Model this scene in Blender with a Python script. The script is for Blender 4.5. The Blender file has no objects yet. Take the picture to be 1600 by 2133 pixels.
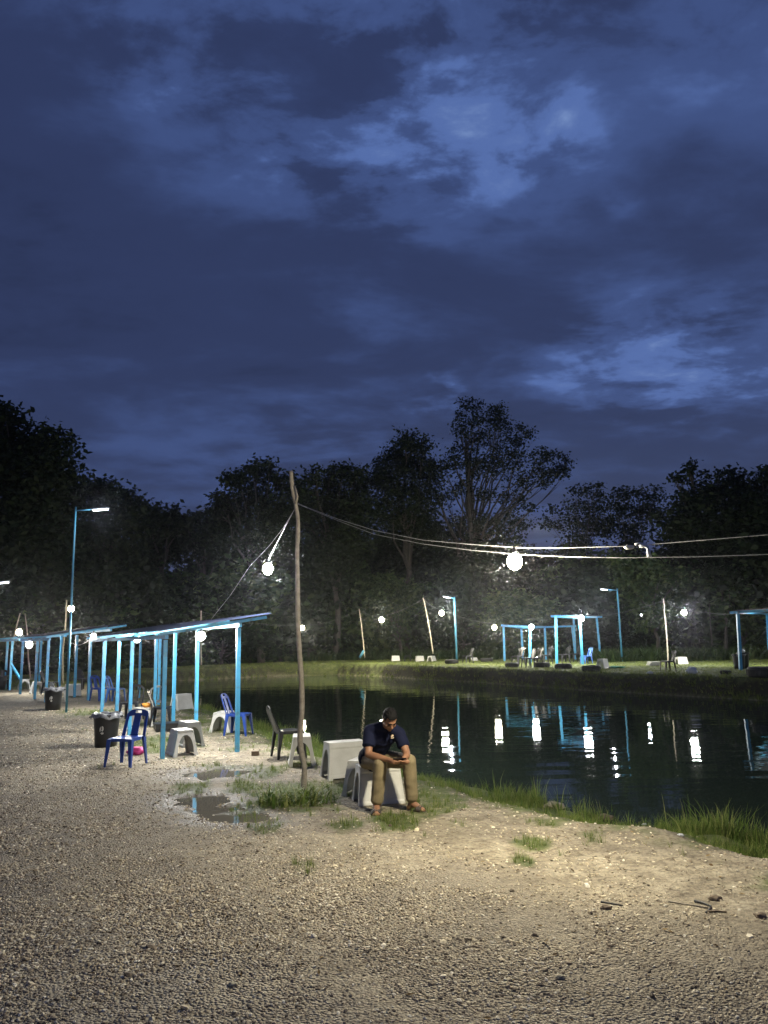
import bpy, math, random
import numpy as np
from mathutils import Vector, Matrix, noise as mnoise

random.seed(7)
rng = np.random.default_rng(7)
scene = bpy.context.scene
COL = scene.collection

# ------------------------------------------------------------------ camera
FPX = 1603.0                       # focal length in pixels of the 1600 px wide photograph (26 mm equivalent)
PITCH = math.radians(9.33)
ROLL = math.radians(-1.1)
CAM_H = 2.0
cam_data = bpy.data.cameras.new('camera')
cam_data.sensor_fit = 'VERTICAL'
cam_data.sensor_height = 34.6
cam_data.sensor_width = 34.6
cam_data.lens = 26.0
cam_data.clip_start = 0.05
cam_data.clip_end = 1500.0
cam = bpy.data.objects.new('camera', cam_data)
COL.objects.link(cam)
CAM_M = Matrix.Translation((0, 0, CAM_H)) @ Matrix.Rotation(math.pi / 2 + PITCH, 4, 'X') @ Matrix.Rotation(ROLL, 4, 'Z')
cam.matrix_world = CAM_M
scene.camera = cam

# ------------------------------------------------------------------ world: dusk sky with broken cloud
SKY_GAIN = 1.0
world = bpy.data.worlds.new('World')
scene.world = world
world.use_nodes = True


def view_dir(u, v):
    d = CAM_M.to_3x3() @ Vector(((u - 800) / FPX, (1066.5 - v) / FPX, -1.0))
    return d.normalized()


def build_world():
    nt = world.node_tree
    nt.nodes.clear()
    N = nt.nodes.new
    L = nt.links.new

    def math_(op, a, b=None, clamp=False):
        n = N('ShaderNodeMath'); n.operation = op; n.use_clamp = clamp
        for i, s in enumerate((a, b)):
            if s is None: continue
            if isinstance(s, (int, float)): n.inputs[i].default_value = s
            else: L(s, n.inputs[i])
        return n.outputs[0]

    def vmath(op, a, b=None):
        n = N('ShaderNodeVectorMath'); n.operation = op
        for i, s in enumerate((a, b)):
            if s is None: continue
            if isinstance(s, (tuple, Vector)): n.inputs[i].default_value = tuple(s)
            else: L(s, n.inputs[i])
        return n.outputs['Value'] if op in ('DOT_PRODUCT', 'LENGTH', 'DISTANCE') else n.outputs['Vector']

    def ramp(fac, stops):
        n = N('ShaderNodeValToRGB')
        el = n.color_ramp.elements
        while len(el) > 2: el.remove(el[-1])
        for i, (p, c) in enumerate(stops):
            e = el[i] if i < 2 else el.new(p)
            e.position = p; e.color = (c[0], c[1], c[2], 1)
        n.color_ramp.interpolation = 'EASE'
        L(fac, n.inputs[0])
        return n.outputs[0]

    tc = N('ShaderNodeTexCoord')
    d = tc.outputs['Generated']
    sep = N('ShaderNodeSeparateXYZ'); L(d, sep.inputs[0])
    zz = math_('ADD', math_('MAXIMUM', sep.outputs[2], 0.0), 0.16)
    px = math_('DIVIDE', sep.outputs[0], zz)
    py = math_('DIVIDE', sep.outputs[1], zz)
    comb = N('ShaderNodeCombineXYZ'); L(px, comb.inputs[0]); L(py, comb.inputs[1])
    P = comb.outputs[0]

    def noise_tex(vec, scale, detail, rough, dist=0.0, off=(0, 0, 0), sc=(1, 1, 1)):
        m = N('ShaderNodeMapping'); L(vec, m.inputs[0])
        m.inputs['Location'].default_value = off; m.inputs['Scale'].default_value = sc
        n = N('ShaderNodeTexNoise'); L(m.outputs[0], n.inputs[0])
        n.inputs['Scale'].default_value = scale; n.inputs['Detail'].default_value = detail
        n.inputs['Roughness'].default_value = rough; n.inputs['Distortion'].default_value = dist
        return n.outputs[0]

    wn = N('ShaderNodeTexNoise'); L(P, wn.inputs[0]); wn.inputs['Scale'].default_value = 2.2; wn.inputs['Detail'].default_value = 5; wn.inputs['Roughness'].default_value = .6
    dw = vmath('ADD', d, vmath('MULTIPLY', vmath('SUBTRACT', wn.outputs['Color'], (.5, .5, .5)), (.26, .26, .16)))
    big = noise_tex(P, 0.55, 4, 0.5, 0.5, (3.1, 1.7, 0), (0.8, 1.0, 1))
    mid = noise_tex(P, 2.3, 7, 0.58, 0.25, (7.3, 2.2, 0), (0.75, 1.1, 1))
    fine = noise_tex(P, 5.6, 8, 0.60, 0.3, (1.3, 9.2, 0), (0.8, 1.1, 1))
    # banks of thinner cloud that let more of the sky through: direction, spread, amount
    thin = None
    for (u, v, su, amt) in [(900, 90, 0.26, .22), (700, 60, .2, .11), (860, 330, 0.16, .24), (1040, 390, 0.09, .22), (1330, 745, 0.12, .27), (1470, 745, 0.10, .20),
                            (1560, 800, 0.07, .22), (1230, 770, .08, .15), (1500, 130, 0.08, .16), (320, 180, 0.035, .24), (585, 295, 0.028, .26), (1268, 448, 0.026, .24),
                            (1495, 511, 0.022, .26), (912, 826, 0.022, .28), (1170, 260, .03, .16), (1115, 310, .04, .15), (250, 60, 0.07, .12), (760, 690, .1, .08), (600, 920, 0.12, .08),
                            (120, 640, 0.25, -.10), (1400, 560, 0.20, -.10), (1250, 300, 0.13, -.06), (950, 480, .12, -.07), (1500, 330, .12, -.05), (80, 200, 0.16, -.05), (600, 560, .16, -.05), (900, 600, .2, -.05), (1500, 930, 0.14, -.05)]:
        c = view_dir(u, v)
        dist = vmath('DISTANCE', vmath('MULTIPLY', dw, (1, 1, 1.7)), (c.x, c.y, c.z * 1.7))
        q = math_('DIVIDE', dist, su)
        g = math_('POWER', 2.718, math_('MULTIPLY', math_('MULTIPLY', q, q), -1.0))
        g = math_('MULTIPLY', g, amt)
        thin = g if thin is None else math_('ADD', thin, g)
    base = math_('ADD', math_('MULTIPLY', big, 0.30), math_('MULTIPLY', mid, 0.56))
    base = math_('ADD', base, -0.205)
    # thin banks are broken up by the finer noise
    shp = N('ShaderNodeMapRange'); shp.interpolation_type = 'LINEAR'; shp.inputs[1].default_value = .445; shp.inputs[2].default_value = .76; shp.inputs[3].default_value = 0.0; shp.inputs[4].default_value = 1.9
    L(math_('ADD', math_('MULTIPLY', fine, .5), math_('MULTIPLY', mid, .5)), shp.inputs[0])
    brk = math_('MULTIPLY', thin, math_('ADD', shp.outputs[0], .12))
    dens = math_('ADD', math_('ADD', base, brk), math_('MULTIPLY', fine, 0.12))
    cr = ramp(dens, [(0.10, (.013, .019, .050)), (0.25, (.027, .041, .110)), (0.39, (.048, .080, .215)), (0.56, (.090, .155, .395)), (0.95, (.22, .33, .60))])
    # near the horizon the cloud is greyer
    hz = math_('MULTIPLY', math_('SUBTRACT', 1.0, math_('MULTIPLY', math_('ABSOLUTE', sep.outputs[2]), 3.0), True), 0.30)
    mx = N('ShaderNodeMix'); mx.data_type = 'RGBA'
    L(hz, mx.inputs[0]); L(cr, mx.inputs[6]); mx.inputs[7].default_value = (.040, .060, .135, 1)
    sky = N('ShaderNodeTexSky'); sky.sky_type = 'NISHITA'; sky.sun_disc = False
    sky.sun_elevation = math.radians(-3.0); sky.sun_rotation = math.radians(30)
    b1 = N('ShaderNodeBackground'); L(sky.outputs[0], b1.inputs[0]); b1.inputs[1].default_value = 0.05
    b2 = N('ShaderNodeBackground'); L(mx.outputs[2], b2.inputs[0]); b2.inputs[1].default_value = SKY_GAIN
    add = N('ShaderNodeAddShader'); L(b1.outputs[0], add.inputs[0]); L(b2.outputs[0], add.inputs[1])
    out = N('ShaderNodeOutputWorld'); L(add.outputs[0], out.inputs[0])


build_world()
world.cycles.sampling_method = 'MANUAL'
world.cycles.sample_map_resolution = 256

# the last daylight behind the cloud: a very weak, very soft sun
sun_d = bpy.data.lights.new('sun', 'SUN')
sun_d.energy = 0.02; sun_d.angle = math.radians(40); sun_d.color = (0.6, 0.72, 1.0)
sun = bpy.data.objects.new('sun', sun_d); COL.objects.link(sun)
sun.rotation_euler = (math.radians(60), 0, math.radians(30))

vs = scene.view_settings
scene.display_settings.display_device = 'sRGB'
vs.view_transform = 'Standard'; vs.look = 'None'; vs.exposure = 0.0; vs.gamma = 1.0; vs.use_curve_mapping = False
scene.render.engine = 'CYCLES'
cy = scene.cycles
cy.max_bounces = 5; cy.diffuse_bounces = 2; cy.glossy_bounces = 3; cy.transmission_bounces = 3; cy.volume_bounces = 0; cy.transparent_max_bounces = 6
cy.sample_clamp_indirect = 3.0; cy.caustics_reflective = False; cy.caustics_refractive = False
cy.use_denoising = True; cy.use_light_tree = True
HAZE_DENSITY = 0.00045
HAZE_ANISO = 0.96  # strong forward scatter, set to put halos round the bulbs

# ------------------------------------------------------------------ pixel -> place helpers (used only to survey where things stand)


def ray(u, v):
    return CAM_M.to_3x3() @ Vector(((u - 800) / FPX, (1066.5 - v) / FPX, -1.0))


def on_z(u, v, z=0.0):
    d = ray(u, v)
    t = (z - CAM_H) / d.z
    return Vector((d.x * t, d.y * t, z))


def on_y(u, v, y):
    d = ray(u, v)
    t = y / d.y
    return Vector((d.x * t, y, CAM_H + d.z * t))


CAM_INV = CAM_M.inverted()


def project_np(x, y, z):
    m = np.array(CAM_INV)
    X = m[0, 0] * x + m[0, 1] * y + m[0, 2] * z + m[0, 3]
    Y = m[1, 0] * x + m[1, 1] * y + m[1, 2] * z + m[1, 3]
    Z = m[2, 0] * x + m[2, 1] * y + m[2, 2] * z + m[2, 3]
    Zs = np.where(Z < -0.1, Z, -0.1)
    return 800 + FPX * X / -Zs, 1066.5 - FPX * Y / -Zs, -Z


# ------------------------------------------------------------------ materials
def new_mat(name):
    m = bpy.data.materials.new(name)
    m.use_nodes = True
    m.node_tree.nodes.clear()
    return m


def pbr(name, col, rough=0.6, col2=None, scale=6.0, bump=0.0, bscale=30.0, metal=0.0, spec=0.5, detail=5, coords='Object', dirt=None):
    m = new_mat(name)
    nt = m.node_tree; N = nt.nodes.new; L = nt.links.new
    out = N('ShaderNodeOutputMaterial'); b = N('ShaderNodeBsdfPrincipled'); L(b.outputs[0], out.inputs[0])
    b.inputs['Roughness'].default_value = rough; b.inputs['Metallic'].default_value = metal
    b.inputs['Specular IOR Level'].default_value = spec
    tc = N('ShaderNodeTexCoord')
    if col2 is None: col2 = tuple(c * 0.72 for c in col)
    n = N('ShaderNodeTexNoise'); n.inputs['Scale'].default_value = scale; n.inputs['Detail'].default_value = detail
    n.inputs['Roughness'].default_value = 0.62
    L(tc.outputs[coords], n.inputs[0])
    r = N('ShaderNodeValToRGB'); r.color_ramp.elements[0].position = 0.33; r.color_ramp.elements[1].position = 0.68
    r.color_ramp.elements[0].color = (*col2, 1); r.color_ramp.elements[1].color = (*col, 1)
    L(n.outputs[0], r.inputs[0])
    c = r.outputs[0]
    if dirt:
        n2 = N('ShaderNodeTexNoise'); n2.inputs['Scale'].default_value = scale * 2.7; n2.inputs['Detail'].default_value = 8
        L(tc.outputs[coords], n2.inputs[0])
        r2 = N('ShaderNodeValToRGB'); r2.color_ramp.elements[0].position = 0.55; r2.color_ramp.elements[1].position = 0.72
        L(n2.outputs[0], r2.inputs[0])
        mx = N('ShaderNodeMix'); mx.data_type = 'RGBA'; L(r2.outputs[0], mx.inputs[0]); L(c, mx.inputs[6]); mx.inputs[7].default_value = (*dirt, 1)
        c = mx.outputs[2]
    L(c, b.inputs['Base Color'])
    rr = N('ShaderNodeMapRange'); rr.inputs[3].default_value = rough * 0.8; rr.inputs[4].default_value = min(1, rough * 1.2)
    L(n.outputs[0], rr.inputs[0]); L(rr.outputs[0], b.inputs['Roughness'])
    if bump > 0:
        nb = N('ShaderNodeTexNoise'); nb.inputs['Scale'].default_value = bscale; nb.inputs['Detail'].default_value = 4
        L(tc.outputs[coords], nb.inputs[0])
        bp = N('ShaderNodeBump'); bp.inputs['Distance'].default_value = bump; bp.inputs['Strength'].default_value = 1.0
        L(nb.outputs[0], bp.inputs['Height']); L(bp.outputs[0], b.inputs['Normal'])
    return m


def emit_mat(name, col, strength):
    m = new_mat(name); nt = m.node_tree
    e = nt.nodes.new('ShaderNodeEmission'); o = nt.nodes.new('ShaderNodeOutputMaterial')
    e.inputs[0].default_value = (*col, 1); e.inputs[1].default_value = strength
    nt.links.new(e.outputs[0], o.inputs[0])
    return m


def leaf_mat(name, cols, rough=0.55, trans=0.35):
    m = new_mat(name); nt = m.node_tree; N = nt.nodes.new; L = nt.links.new
    out = N('ShaderNodeOutputMaterial')
    geo = N('ShaderNodeNewGeometry'); oi = N('ShaderNodeObjectInfo')
    ad = N('ShaderNodeMath'); ad.operation = 'ADD'; L(geo.outputs['Random Per Island'], ad.inputs[0]); L(oi.outputs['Random'], ad.inputs[1])
    fr = N('ShaderNodeMath'); fr.operation = 'FRACT'; L(ad.outputs[0], fr.inputs[0])
    r = N('ShaderNodeValToRGB')
    el = r.color_ramp.elements
    for i, c in enumerate(cols):
        e = el[i] if i < 2 else el.new(0.5)
        e.position = i / (len(cols) - 1); e.color = (*c, 1)
    L(fr.outputs[0], r.inputs[0])
    b = N('ShaderNodeBsdfPrincipled'); b.inputs['Roughness'].default_value = rough; b.inputs['Specular IOR Level'].default_value = 0.12
    L(r.outputs[0], b.inputs['Base Color'])
    t = N('ShaderNodeBsdfTranslucent'); L(r.outputs[0], t.inputs[0])
    mx = N('ShaderNodeMixShader'); mx.inputs[0].default_value = trans
    L(b.outputs[0], mx.inputs[1]); L(t.outputs[0], mx.inputs[2]); L(mx.outputs[0], out.inputs[0])
    return m


M = {}
M['blue_paint'] = pbr('blue_paint', (.085, .43, .70), .42, (.065, .34, .60), 2.5, .0006, 60, dirt=(.10, .22, .30))
M['blue_pole'] = pbr('blue_pole_paint', (.05, .22, .32), .55, (.04, .17, .26), 2.5, .0006, 60)
M['roof'] = pbr('roof_metal', (.012, .020, .050), .8, (.008, .013, .03), 3, 0, spec=.2)
M['bark'] = pbr('bark', (.23, .18, .13), .9, (.12, .09, .06), 8, .006, 25)
M['stick'] = pbr('stick_wood', (.36, .32, .26), .85, (.20, .17, .135), 14, .004, 40)
M['pale_stick'] = pbr('pale_stick', (.42, .38, .28), .8, (.30, .27, .19), 10, .002, 40)
M['grey_plastic'] = pbr('grey_plastic', (.70, .69, .64), .6, (.56, .55, .50), 4, .0012, 180)
M['white_plastic'] = pbr('white_plastic', (.60, .59, .55), .5, (.50, .49, .44), 5, .0005, 120)
M['blue_plastic'] = pbr('blue_plastic', (.022, .065, .30), .33, (.016, .045, .22), 7, .0004, 120)
M['light_blue_plastic'] = pbr('light_blue_plastic', (.05, .17, .50), .4, (.04, .12, .40), 7, .0004, 120)
M['black_plastic'] = pbr('black_plastic', (.012, .012, .014), .38, (.008, .008, .009), 7, .0004, 120)
M['grey_dark_plastic'] = pbr('charcoal_plastic', (.035, .035, .04), .4, (.02, .02, .022), 7, .0004, 120)
M['rubber'] = pbr('rubber', (.018, .018, .018), .75, (.01, .01, .01), 20, .002, 60)
M['bag'] = pbr('bin_liner', (.30, .31, .33), .35, (.05, .05, .055), 9, .004, 30)
M['white_bag'] = pbr('white_bag', (.62, .64, .68), .45, (.45, .48, .5), 9, .004, 30)
M['pink'] = pbr('pink_bag', (.80, .07, .32), .5, (.62, .04, .22), 12, .004, 40)
M['orange'] = pbr('orange_plastic', (.75, .32, .05), .45, (.6, .22, .03), 12)
M['green_net'] = pbr('green_net', (.02, .33, .19), .7, (.015, .2, .1), 30, .003, 60)
M['metal'] = pbr('grey_metal', (.40, .41, .42), .4, (.3, .3, .31), 20, 0, metal=.6)
M['wire'] = pbr('white_cable', (.34, .34, .33), .4, (.20, .20, .2), 6)
M['dark_wire'] = pbr('dark_cable', (.05, .05, .05), .45, (.03, .03, .03), 20)
M['skin'] = pbr('skin', (.30, .155, .085), .52, (.25, .125, .068), 14, .0006, 120, spec=.4)
M['lips'] = pbr('lips', (.20, .07, .05), .5)
M['shirt'] = pbr('navy_cloth', (.009, .012, .034), .9, (.006, .008, .024), 5, .002, 220, spec=.15)
M['trousers'] = pbr('khaki_cloth', (.27, .215, .12), .9, (.19, .15, .08), 7, .003, 160)
M['white_cloth'] = pbr('pale_cloth', (.6, .58, .54), .9, (.45, .43, .40), 12)
M['hair'] = pbr('hair', (.009, .008, .008), .8, (.004, .004, .004), 60, .004, 120, spec=.15)
M['sandal'] = pbr('sandal', (.07, .05, .04), .6, (.035, .027, .022), 20, .002, 60)
M['phone'] = pbr('phone_body', (.01, .01, .012), .18, (.01, .01, .012), 5)
M['screen'] = emit_mat('phone_screen', (.75, .85, 1.0), .9)
M['emblem'] = pbr('emblem_print', (.55, .53, .42), .8, (.5, .3, .15), 60)
M['stone'] = None


# ------------------------------------------------------------------ mesh helpers
def set_props(o, label=None, cat=None, group=None, kind=None):
    if label: o['label'] = label
    if cat: o['category'] = cat
    if group: o['group'] = group
    if kind: o['kind'] = kind
    return o


def link_mesh(name, me, mat=None, parent=None, smooth=False):
    if mat is not None:
        if not isinstance(mat, (list, tuple)): mat = [mat]
        if not me.materials:
            for m_ in mat: me.materials.append(m_)
    if smooth and len(me.polygons):
        me.polygons.foreach_set('use_smooth', [True] * len(me.polygons))
    o = bpy.data.objects.new(name, me)
    COL.objects.link(o)
    if parent is not None: o.parent = parent
    return o


def empty(name, loc=(0, 0, 0), rz=0.0):
    o = bpy.data.objects.new(name, None)
    o.empty_display_size = 0.2
    COL.objects.link(o)
    o.location = loc; o.rotation_euler = (0, 0, rz)
    return o


def copy_tree(o, parent=None):
    c = o.copy(); COL.objects.link(c)
    if parent is not None: c.parent = parent
    for ch in list(o.children): copy_tree(ch, c)
    return c


def np_mesh(name, V, F4=None, F3=None):
    me = bpy.data.meshes.new(name)
    V = np.asarray(V, dtype=np.float32)
    n4 = 0 if F4 is None else len(F4); n3 = 0 if F3 is None else len(F3)
    me.vertices.add(len(V)); me.vertices.foreach_set('co', V.ravel())
    loops = []
    if n4: loops.append(np.asarray(F4, dtype=np.int32).ravel())
    if n3: loops.append(np.asarray(F3, dtype=np.int32).ravel())
    lp = np.concatenate(loops)
    me.loops.add(len(lp)); me.loops.foreach_set('vertex_index', lp)
    starts = np.concatenate([np.arange(n4) * 4, n4 * 4 + np.arange(n3) * 3]).astype(np.int32)
    me.polygons.add(n4 + n3)
    me.polygons.foreach_set('loop_start', starts)
    me.update(calc_edges=True)
    me.validate()
    return me


class MB:
    def __init__(s): s.v = []; s.f = []

    def add(s, vs_, fs):
        k = len(s.v); s.v += [tuple(p) for p in vs_]; s.f += [tuple(i + k for i in f) for f in fs]; return s

    def box(s, c, size, rot=None, taper=1.0):
        hx, hy, hz = size[0] / 2, size[1] / 2, size[2] / 2
        pts = []
        for z, t in ((-hz, taper), (hz, 1.0)):
            for x, y in ((-hx, -hy), (hx, -hy), (hx, hy), (-hx, hy)):
                p = Vector((x * t, y * t, z))
                if rot is not None: p = rot @ p
                pts.append(p + Vector(c))
        return s.add(pts, [(3, 2, 1, 0), (4, 5, 6, 7), (0, 1, 5, 4), (1, 2, 6, 5), (2, 3, 7, 6), (3, 0, 4, 7)])

    def bar(s, a, b, w, h, up=(0, 0, 1)):
        a = Vector(a); b = Vector(b); d = (b - a).normalized(); u = Vector(up)
        x = d.cross(u)
        if x.length < 1e-4: x = d.cross(Vector((0, 1, 0)))
        x.normalize(); y = x.cross(d).normalized()
        pts = []
        for p in (a, b):
            for i, j in ((-1, -1), (1, -1), (1, 1), (-1, 1)):
                pts.append(p + x * (i * w / 2) + y * (j * h / 2))
        return s.add(pts, [(0, 3, 2, 1), (4, 5, 6, 7), (0, 1, 5, 4), (1, 2, 6, 5), (2, 3, 7, 6), (3, 0, 4, 7)])

    def tube(s, pts, radii, n=8, caps=True, squash=None):
        pts = [Vector(p) for p in pts]
        if isinstance(radii, (int, float)): radii = [radii] * len(pts)
        rings = []; prev = None
        for i, p in enumerate(pts):
            t = (pts[min(i + 1, len(pts) - 1)] - pts[max(i - 1, 0)])
            t = t.normalized() if t.length > 1e-9 else Vector((0, 0, 1))
            if prev is None:
                a = Vector((1, 0, 0)) if abs(t.x) < .9 else Vector((0, 1, 0))
                x = (a - t * a.dot(t)).normalized()
            else:
                x = (prev - t * prev.dot(t)).normalized()
            prev = x; y = t.cross(x)
            rings.append([p + (x * math.cos(2 * math.pi * k / n) + y * math.sin(2 * math.pi * k / n)) * radii[i] for k in range(n)])
        vs_ = [q for r in rings for q in r]; fs = []
        for i in range(len(pts) - 1):
            for k in range(n):
                a = i * n + k; b = i * n + (k + 1) % n
                fs.append((a, b, b + n, a + n))
        if caps:
            fs.append(tuple(range(n - 1, -1, -1))); fs.append(tuple((len(pts) - 1) * n + k for k in range(n)))
        return s.add(vs_, fs)

    def ball(s, c, r, nu=10, nv=7, rot=None):
        if isinstance(r, (int, float)): r = (r, r, r)
        vs_ = []; fs = []
        for j in range(nv + 1):
            th = math.pi * j / nv
            for i in range(nu):
                ph = 2 * math.pi * i / nu
                p = Vector((r[0] * math.sin(th) * math.cos(ph), r[1] * math.sin(th) * math.sin(ph), r[2] * math.cos(th)))
                if rot is not None: p = rot @ p
                vs_.append(p + Vector(c))
        for j in range(nv):
            for i in range(nu):
                a = j * nu + i; b = j * nu + (i + 1) % nu
                fs.append((a, a + nu, b + nu, b))
        return s.add(vs_, fs)

    def lathe(s, prof, n=20, c=(0, 0, 0)):
        vs_ = []; fs = []
        for r, z in prof:
            for k in range(n):
                a = 2 * math.pi * k / n
                vs_.append((c[0] + r * math.cos(a), c[1] + r * math.sin(a), c[2] + z))
        for i in range(len(prof) - 1):
            for k in range(n):
                a = i * n + k; b = i * n + (k + 1) % n
                fs.append((a, b, b + n, a + n))
        return s.add(vs_, fs)

    def build(s, name, mat=None, parent=None, smooth=False):
        me = bpy.data.meshes.new(name)
        me.from_pydata([tuple(p) for p in s.v], [], s.f)
        me.validate(); me.update()
        return link_mesh(name, me, mat, parent, smooth)


# ------------------------------------------------------------------ value noise for the terrain
_tab = rng.random((256, 256)).astype(np.float32)


def vnoise(x, y, s, seed=0):
    x = x * s + seed * 17.3; y = y * s + seed * 7.7
    xi = np.floor(x).astype(int); yi = np.floor(y).astype(int)
    fx = x - xi; fy = y - yi
    fx = fx * fx * (3 - 2 * fx); fy = fy * fy * (3 - 2 * fy)
    a = _tab[xi % 256, yi % 256]; b = _tab[(xi + 1) % 256, yi % 256]; c = _tab[xi % 256, (yi + 1) % 256]; d = _tab[(xi + 1) % 256, (yi + 1) % 256]
    return (a * (1 - fx) + b * fx) * (1 - fy) + (c * (1 - fx) + d * fx) * fy


def fbm(x, y, s, o=4, seed=0):
    t = 0; a = 1.0; n = 0
    for i in range(o):
        t = t + a * vnoise(x, y, s * 2 ** i, seed + i * 3); n += a; a *= .5
    return t / n


def sstep(a, b, x):
    t = np.clip((x - a) / (b - a), 0, 1)
    return t * t * (3 - 2 * t)


# ------------------------------------------------------------------ pond outline
WATER_Z = -0.5
near_px = [(150, 1432), (200, 1434), (300, 1444), (370, 1458), (430, 1475), (530, 1508), (640, 1545), (740, 1580), (880, 1616), (960, 1634), (1050, 1652),
           (1150, 1680), (1250, 1706), (1300, 1718), (1400, 1733), (1520, 1752), (1600, 1770), (1750, 1800), (1950, 1850), (2400, 1990)]
far_px = [(150, 1429), (200, 1427), (300, 1421), (360, 1419), (450, 1415), (560, 1409), (700, 1406), (800, 1410), (900, 1417), (1000, 1422), (1100, 1430),
          (1200, 1437), (1350, 1446), (1500, 1455), (1600, 1460), (1900, 1478), (2400, 1510)]
near_w = np.array([on_z(u, v, WATER_Z)[:2] for u, v in near_px])
far_w = np.array([on_z(u, v, WATER_Z)[:2] for u, v in far_px])
poly = np.concatenate([near_w, far_w[::-1]])


def dist_line(x, y, L_):
    d = np.full(x.shape, 1e9)
    for a, b in zip(L_[:-1], L_[1:]):
        ab = b - a; l2 = (ab ** 2).sum()
        t = np.clip(((x - a[0]) * ab[0] + (y - a[1]) * ab[1]) / l2, 0, 1)
        d = np.minimum(d, np.hypot(x - a[0] - t * ab[0], y - a[1] - t * ab[1]))
    return d


def in_poly(x, y, P_):
    c = np.zeros(x.shape, bool)
    for i in range(len(P_)):
        a = P_[i]; b = P_[(i + 1) % len(P_)]
        if a[1] == b[1]: continue
        cond = ((a[1] > y) != (b[1] > y)) & (x < (b[0] - a[0]) * (y - a[1]) / (b[1] - a[1]) + a[0])
        c ^= cond
    return c


PUDDLES = []   # centre, radii, angle
for (u, v, rx, ry, a) in [(448, 1610, .58, .50, -.1), (418, 1666, .42, .50, .35), (495, 1702, .52, .34, -.35), (458, 1684, .38, .28, 0)]:
    c = on_z(u, v, 0)
    PUDDLES.append((c.x, c.y, rx, ry, a))


def puddle_q(x, y):
    q = np.full(x.shape, 9.0)
    wob = (fbm(x, y, 5.0, 3, 5) - .5) * .9
    for cx, cy_, rx, ry, a in PUDDLES:
        dx = x - cx; dy = y - cy_
        X = dx * math.cos(a) + dy * math.sin(a); Y = -dx * math.sin(a) + dy * math.cos(a)
        q = np.minimum(q, np.hypot(X / rx, Y / ry) + wob)
    return q


def terrain(x, y):
    x = np.asarray(x, float); y = np.asarray(y, float)
    dn = dist_line(x, y, near_w); df = dist_line(x, y, far_w)
    ins = in_poly(x, y, poly)
    t = dn / (dn + df + 1e-6)
    wob = (fbm(x, y, .9, 3, 2) - .5)
    plat = 0.0 * (1 - t) + sstep(.45, .8, t) * .30
    d = np.minimum(dn, df)
    farside = df < dn
    w = np.where(farside, .55, 2.3)
    d2 = np.clip(d + wob * np.where(farside, .9, 1.6) * np.clip(d * 2, 0, 1), 0, None)
    prof = sstep(0, 1, d2 / w) * np.where(farside, 1, .75) + np.where(farside, 0, .25) * np.clip(d2 / w, 0, 1)
    z = WATER_Z + (plat - WATER_Z) * np.clip(prof, 0, 1)
    amp = np.where(y < 30, .05, .12)
    edge = np.clip(d / 2.0, 0, 1)
    z = z + (fbm(x, y, .45, 3, 9) - .5) * amp * edge
    pq = puddle_q(x, y)
    calm = sstep(1.0, 2.6, pq)
    z = z + (fbm(x, y, 2.2, 4, 4) - .5) * .045 * np.clip(d, .3, 1) * (0.25 + .75 * calm)
    z = z * np.where(y < 14, (0.15 + .85 * calm), 1)
    z = z - .05 * sstep(1.05, .55, pq)
    # mound of earth on the far shore and rising land behind
    z = z + sstep(90, 240, np.hypot(x, y)) * 6
    zin = WATER_Z - np.clip(d * .5, 0, .9)
    return np.where(ins, zin, z)


def gz(x, y):
    return float(terrain(np.array([x]), np.array([y]))[0])


def place(u, v, zref=0.0):
    """Ground point seen at a pixel: a few steps towards the height of the terrain there."""
    z = zref
    for _ in range(6):
        p = on_z(u, v, z); z = gz(p.x, p.y)
    p = on_z(u, v, z)
    if p.y > 56:      # the clearing across the water ends here; the wood begins behind it
        p = on_y(u, v, 56 + .12 * min(p.y - 56, 30)); z = gz(p.x, p.y)
    return Vector((p.x, p.y, z))


def graded(stops):
    out = [stops[0][0]]
    for (a, s0), (b, s1) in zip(stops[:-1], stops[1:]):
        p = a
        while p < b:
            t = (p - a) / (b - a); st = s0 * (1 - t) + s1 * t
            p += st
            if p < b - st * .3: out.append(p)
        out.append(b)
    return np.array(out)


ys = graded([(-60, 20), (-6, 1.5), (3, .12), (6, .035), (12, .06), (22, .15), (60, .40), (100, 4), (250, 20)])
xr = graded([(0, .045), (5, .05), (14, .14), (35, .4), (70, 2), (250, 20)])
xs = np.concatenate([-xr[::-1][:-1], xr])
GX, GY = np.meshgrid(xs, ys)
GZ = terrain(GX, GY)
nx, ny = len(xs), len(ys)
V = np.stack([GX.ravel(), GY.ravel(), GZ.ravel()], 1)
ii = (np.arange(ny - 1)[:, None] * nx + np.arange(nx - 1)[None, :]).ravel()
F = np.stack([ii, ii + 1, ii + nx + 1, ii + nx], 1)
g_me = np_mesh('ground', V, F)


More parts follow.
